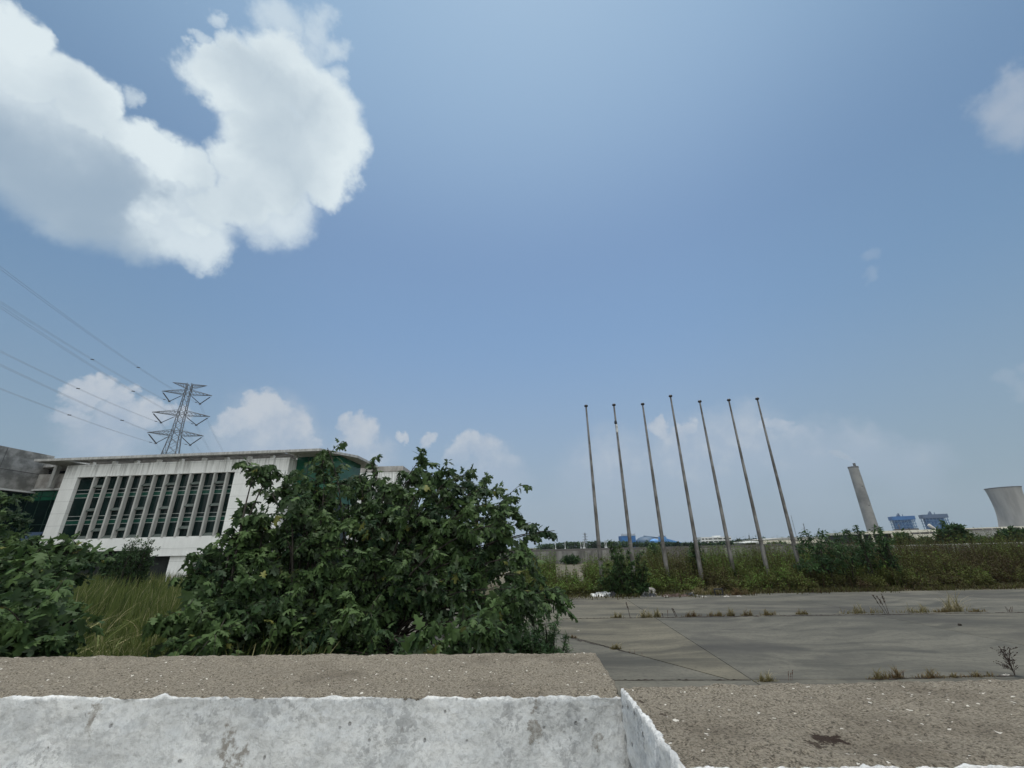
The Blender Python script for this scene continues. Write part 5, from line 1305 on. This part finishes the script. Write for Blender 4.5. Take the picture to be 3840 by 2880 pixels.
def stone(px, py, r, label, mat='stone'):
    p = atz(px, py); m = bpy.data.meshes.new('stone'); 
    V, Fs = [], []; nU, nV = 12, 8
    for j in range(nV + 1):
        for i in range(nU):
            a, b = 2 * math.pi * i / nU, math.pi * j / nV; d = Vector((math.sin(b) * math.cos(a), math.sin(b) * math.sin(a), math.cos(b)))
            k = r * (1 + 0.28 * mnoise.noise(d * 1.7 + Vector((px, 0, 0)))); V.append((d.x * k * 1.15, d.y * k * 0.9, d.z * k * 0.8 + r * 0.55))
    for j in range(nV):
        for i in range(nU): Fs.append((j * nU + i, (j + 1) * nU + i, (j + 1) * nU + (i + 1) % nU, j * nU + (i + 1) % nU))
    m.from_pydata(V, [], Fs); m.update(); return tag(link('stone', m, MT[mat], loc=(p.x, p.y, 0)), label, 'stone')
stone(2441, 2226, 0.26, 'rounded grey stone at the weed edge behind the black bag')
stone(2600, 2226, 0.085, 'small round white lump in the yellow grass', 'scrap')
stone(2616, 2236, 0.06, 'tiny white lump on the concrete edge in front of the yellow grass', 'scrap')
stone(2797, 2224, 0.10, 'white lump at the right end of the rubbish, against the weeds', 'scrap')
stone(3600, 2532 - 186, 0.05, 'dark small lump lying alone on the right of the yard', 'crack')
m = MB(); m.box(-.26, .26, -.03, .03, 0, .05); m.box(-.26, -.20, -.03, .03, .05, .3); m.box(.20, .26, -.03, .03, .05, .3); m.box(-.26, .26, -.03, .03, .3, .36)
p = atz(2697, 2232); tag(m.build('wire_crate', MT['black'], loc=(p.x, p.y, 0)), 'small black square frame standing in the rubbish under the yellow grass', 'frame')
for k, (px, py, w_, lab) in enumerate([(2640, 2238, .3, 'pale flat scrap of board left of the black frame'), (2725, 2238, .34, 'pale flat scrap just right of the black frame'), (2770, 2237, .28, 'pale torn scrap beside the rusty dry grass'), (2500, 2238, .26, 'pale scrap between black bag and brown cloth')]):
    crumple('board_scrap', lab, px, py, w_, .16, .09, 'scrap' if k % 2 else 'stone', 20 + k, 10, 6, 'scrap')
tuft(2655, 2229, 120, 38, .6, 'yellow-green grass clump above the rubbish', n=420)
tuft(2770, 2231, 70, 36, .12, 'rusty dry grass clump at the right end of the rubbish', n=260)
crumple('paper_scrap', 'white scrap lying beside the branching dry weed at the right edge', 3775, 2533, .16, .09, .03, 'scrap', 31, 8, 5, 'scrap')
crumple('paper_scrap', 'lone tiny white scrap on the brownish slab near the huge shrub', 2168, 2366, .10, .08, .03, 'scrap', 33, 8, 5, 'scrap')

# ------------------------------------------------------------------ air
m = MB(); m.tube([(0, 0, 0), (-5, 0, 8), (-16, 2, 17), (-30, 4, 25), (-46, 6, 31)], [2.5, 5, 8, 9.5, 4], 12)
sm = m.build('smoke', [], loc=(807, 997, 173)); tag(sm, kind='stuff')
mm_, n, b, out = new_mat('thin_smoke'); n.n.remove(b)
vol = n.add('ShaderNodeVolumePrincipled'); vol.inputs['Color'].default_value = (0.95, 0.95, 0.96, 1); vol.inputs['Density'].default_value = 0.012
n.l.new(vol.outputs[0], out.inputs['Volume']); sm.data.materials.append(mm_)
if HAZE:
    hz = MB(); hz.box(-2600, 2600, -400, 2100, -1.05, 190); o = hz.build('haze', []); tag(o, kind='stuff')
    m, n, b, out = new_mat('haze'); n.n.remove(b)
    vol = n.add('ShaderNodeVolumePrincipled'); vol.inputs['Color'].default_value = (0.80, 0.88, 0.97, 1); vol.inputs['Density'].default_value = HAZE; vol.inputs['Anisotropy'].default_value = 0.1
    n.l.new(vol.outputs[0], out.inputs['Volume']); o.data.materials.append(m); o.visible_shadow = True
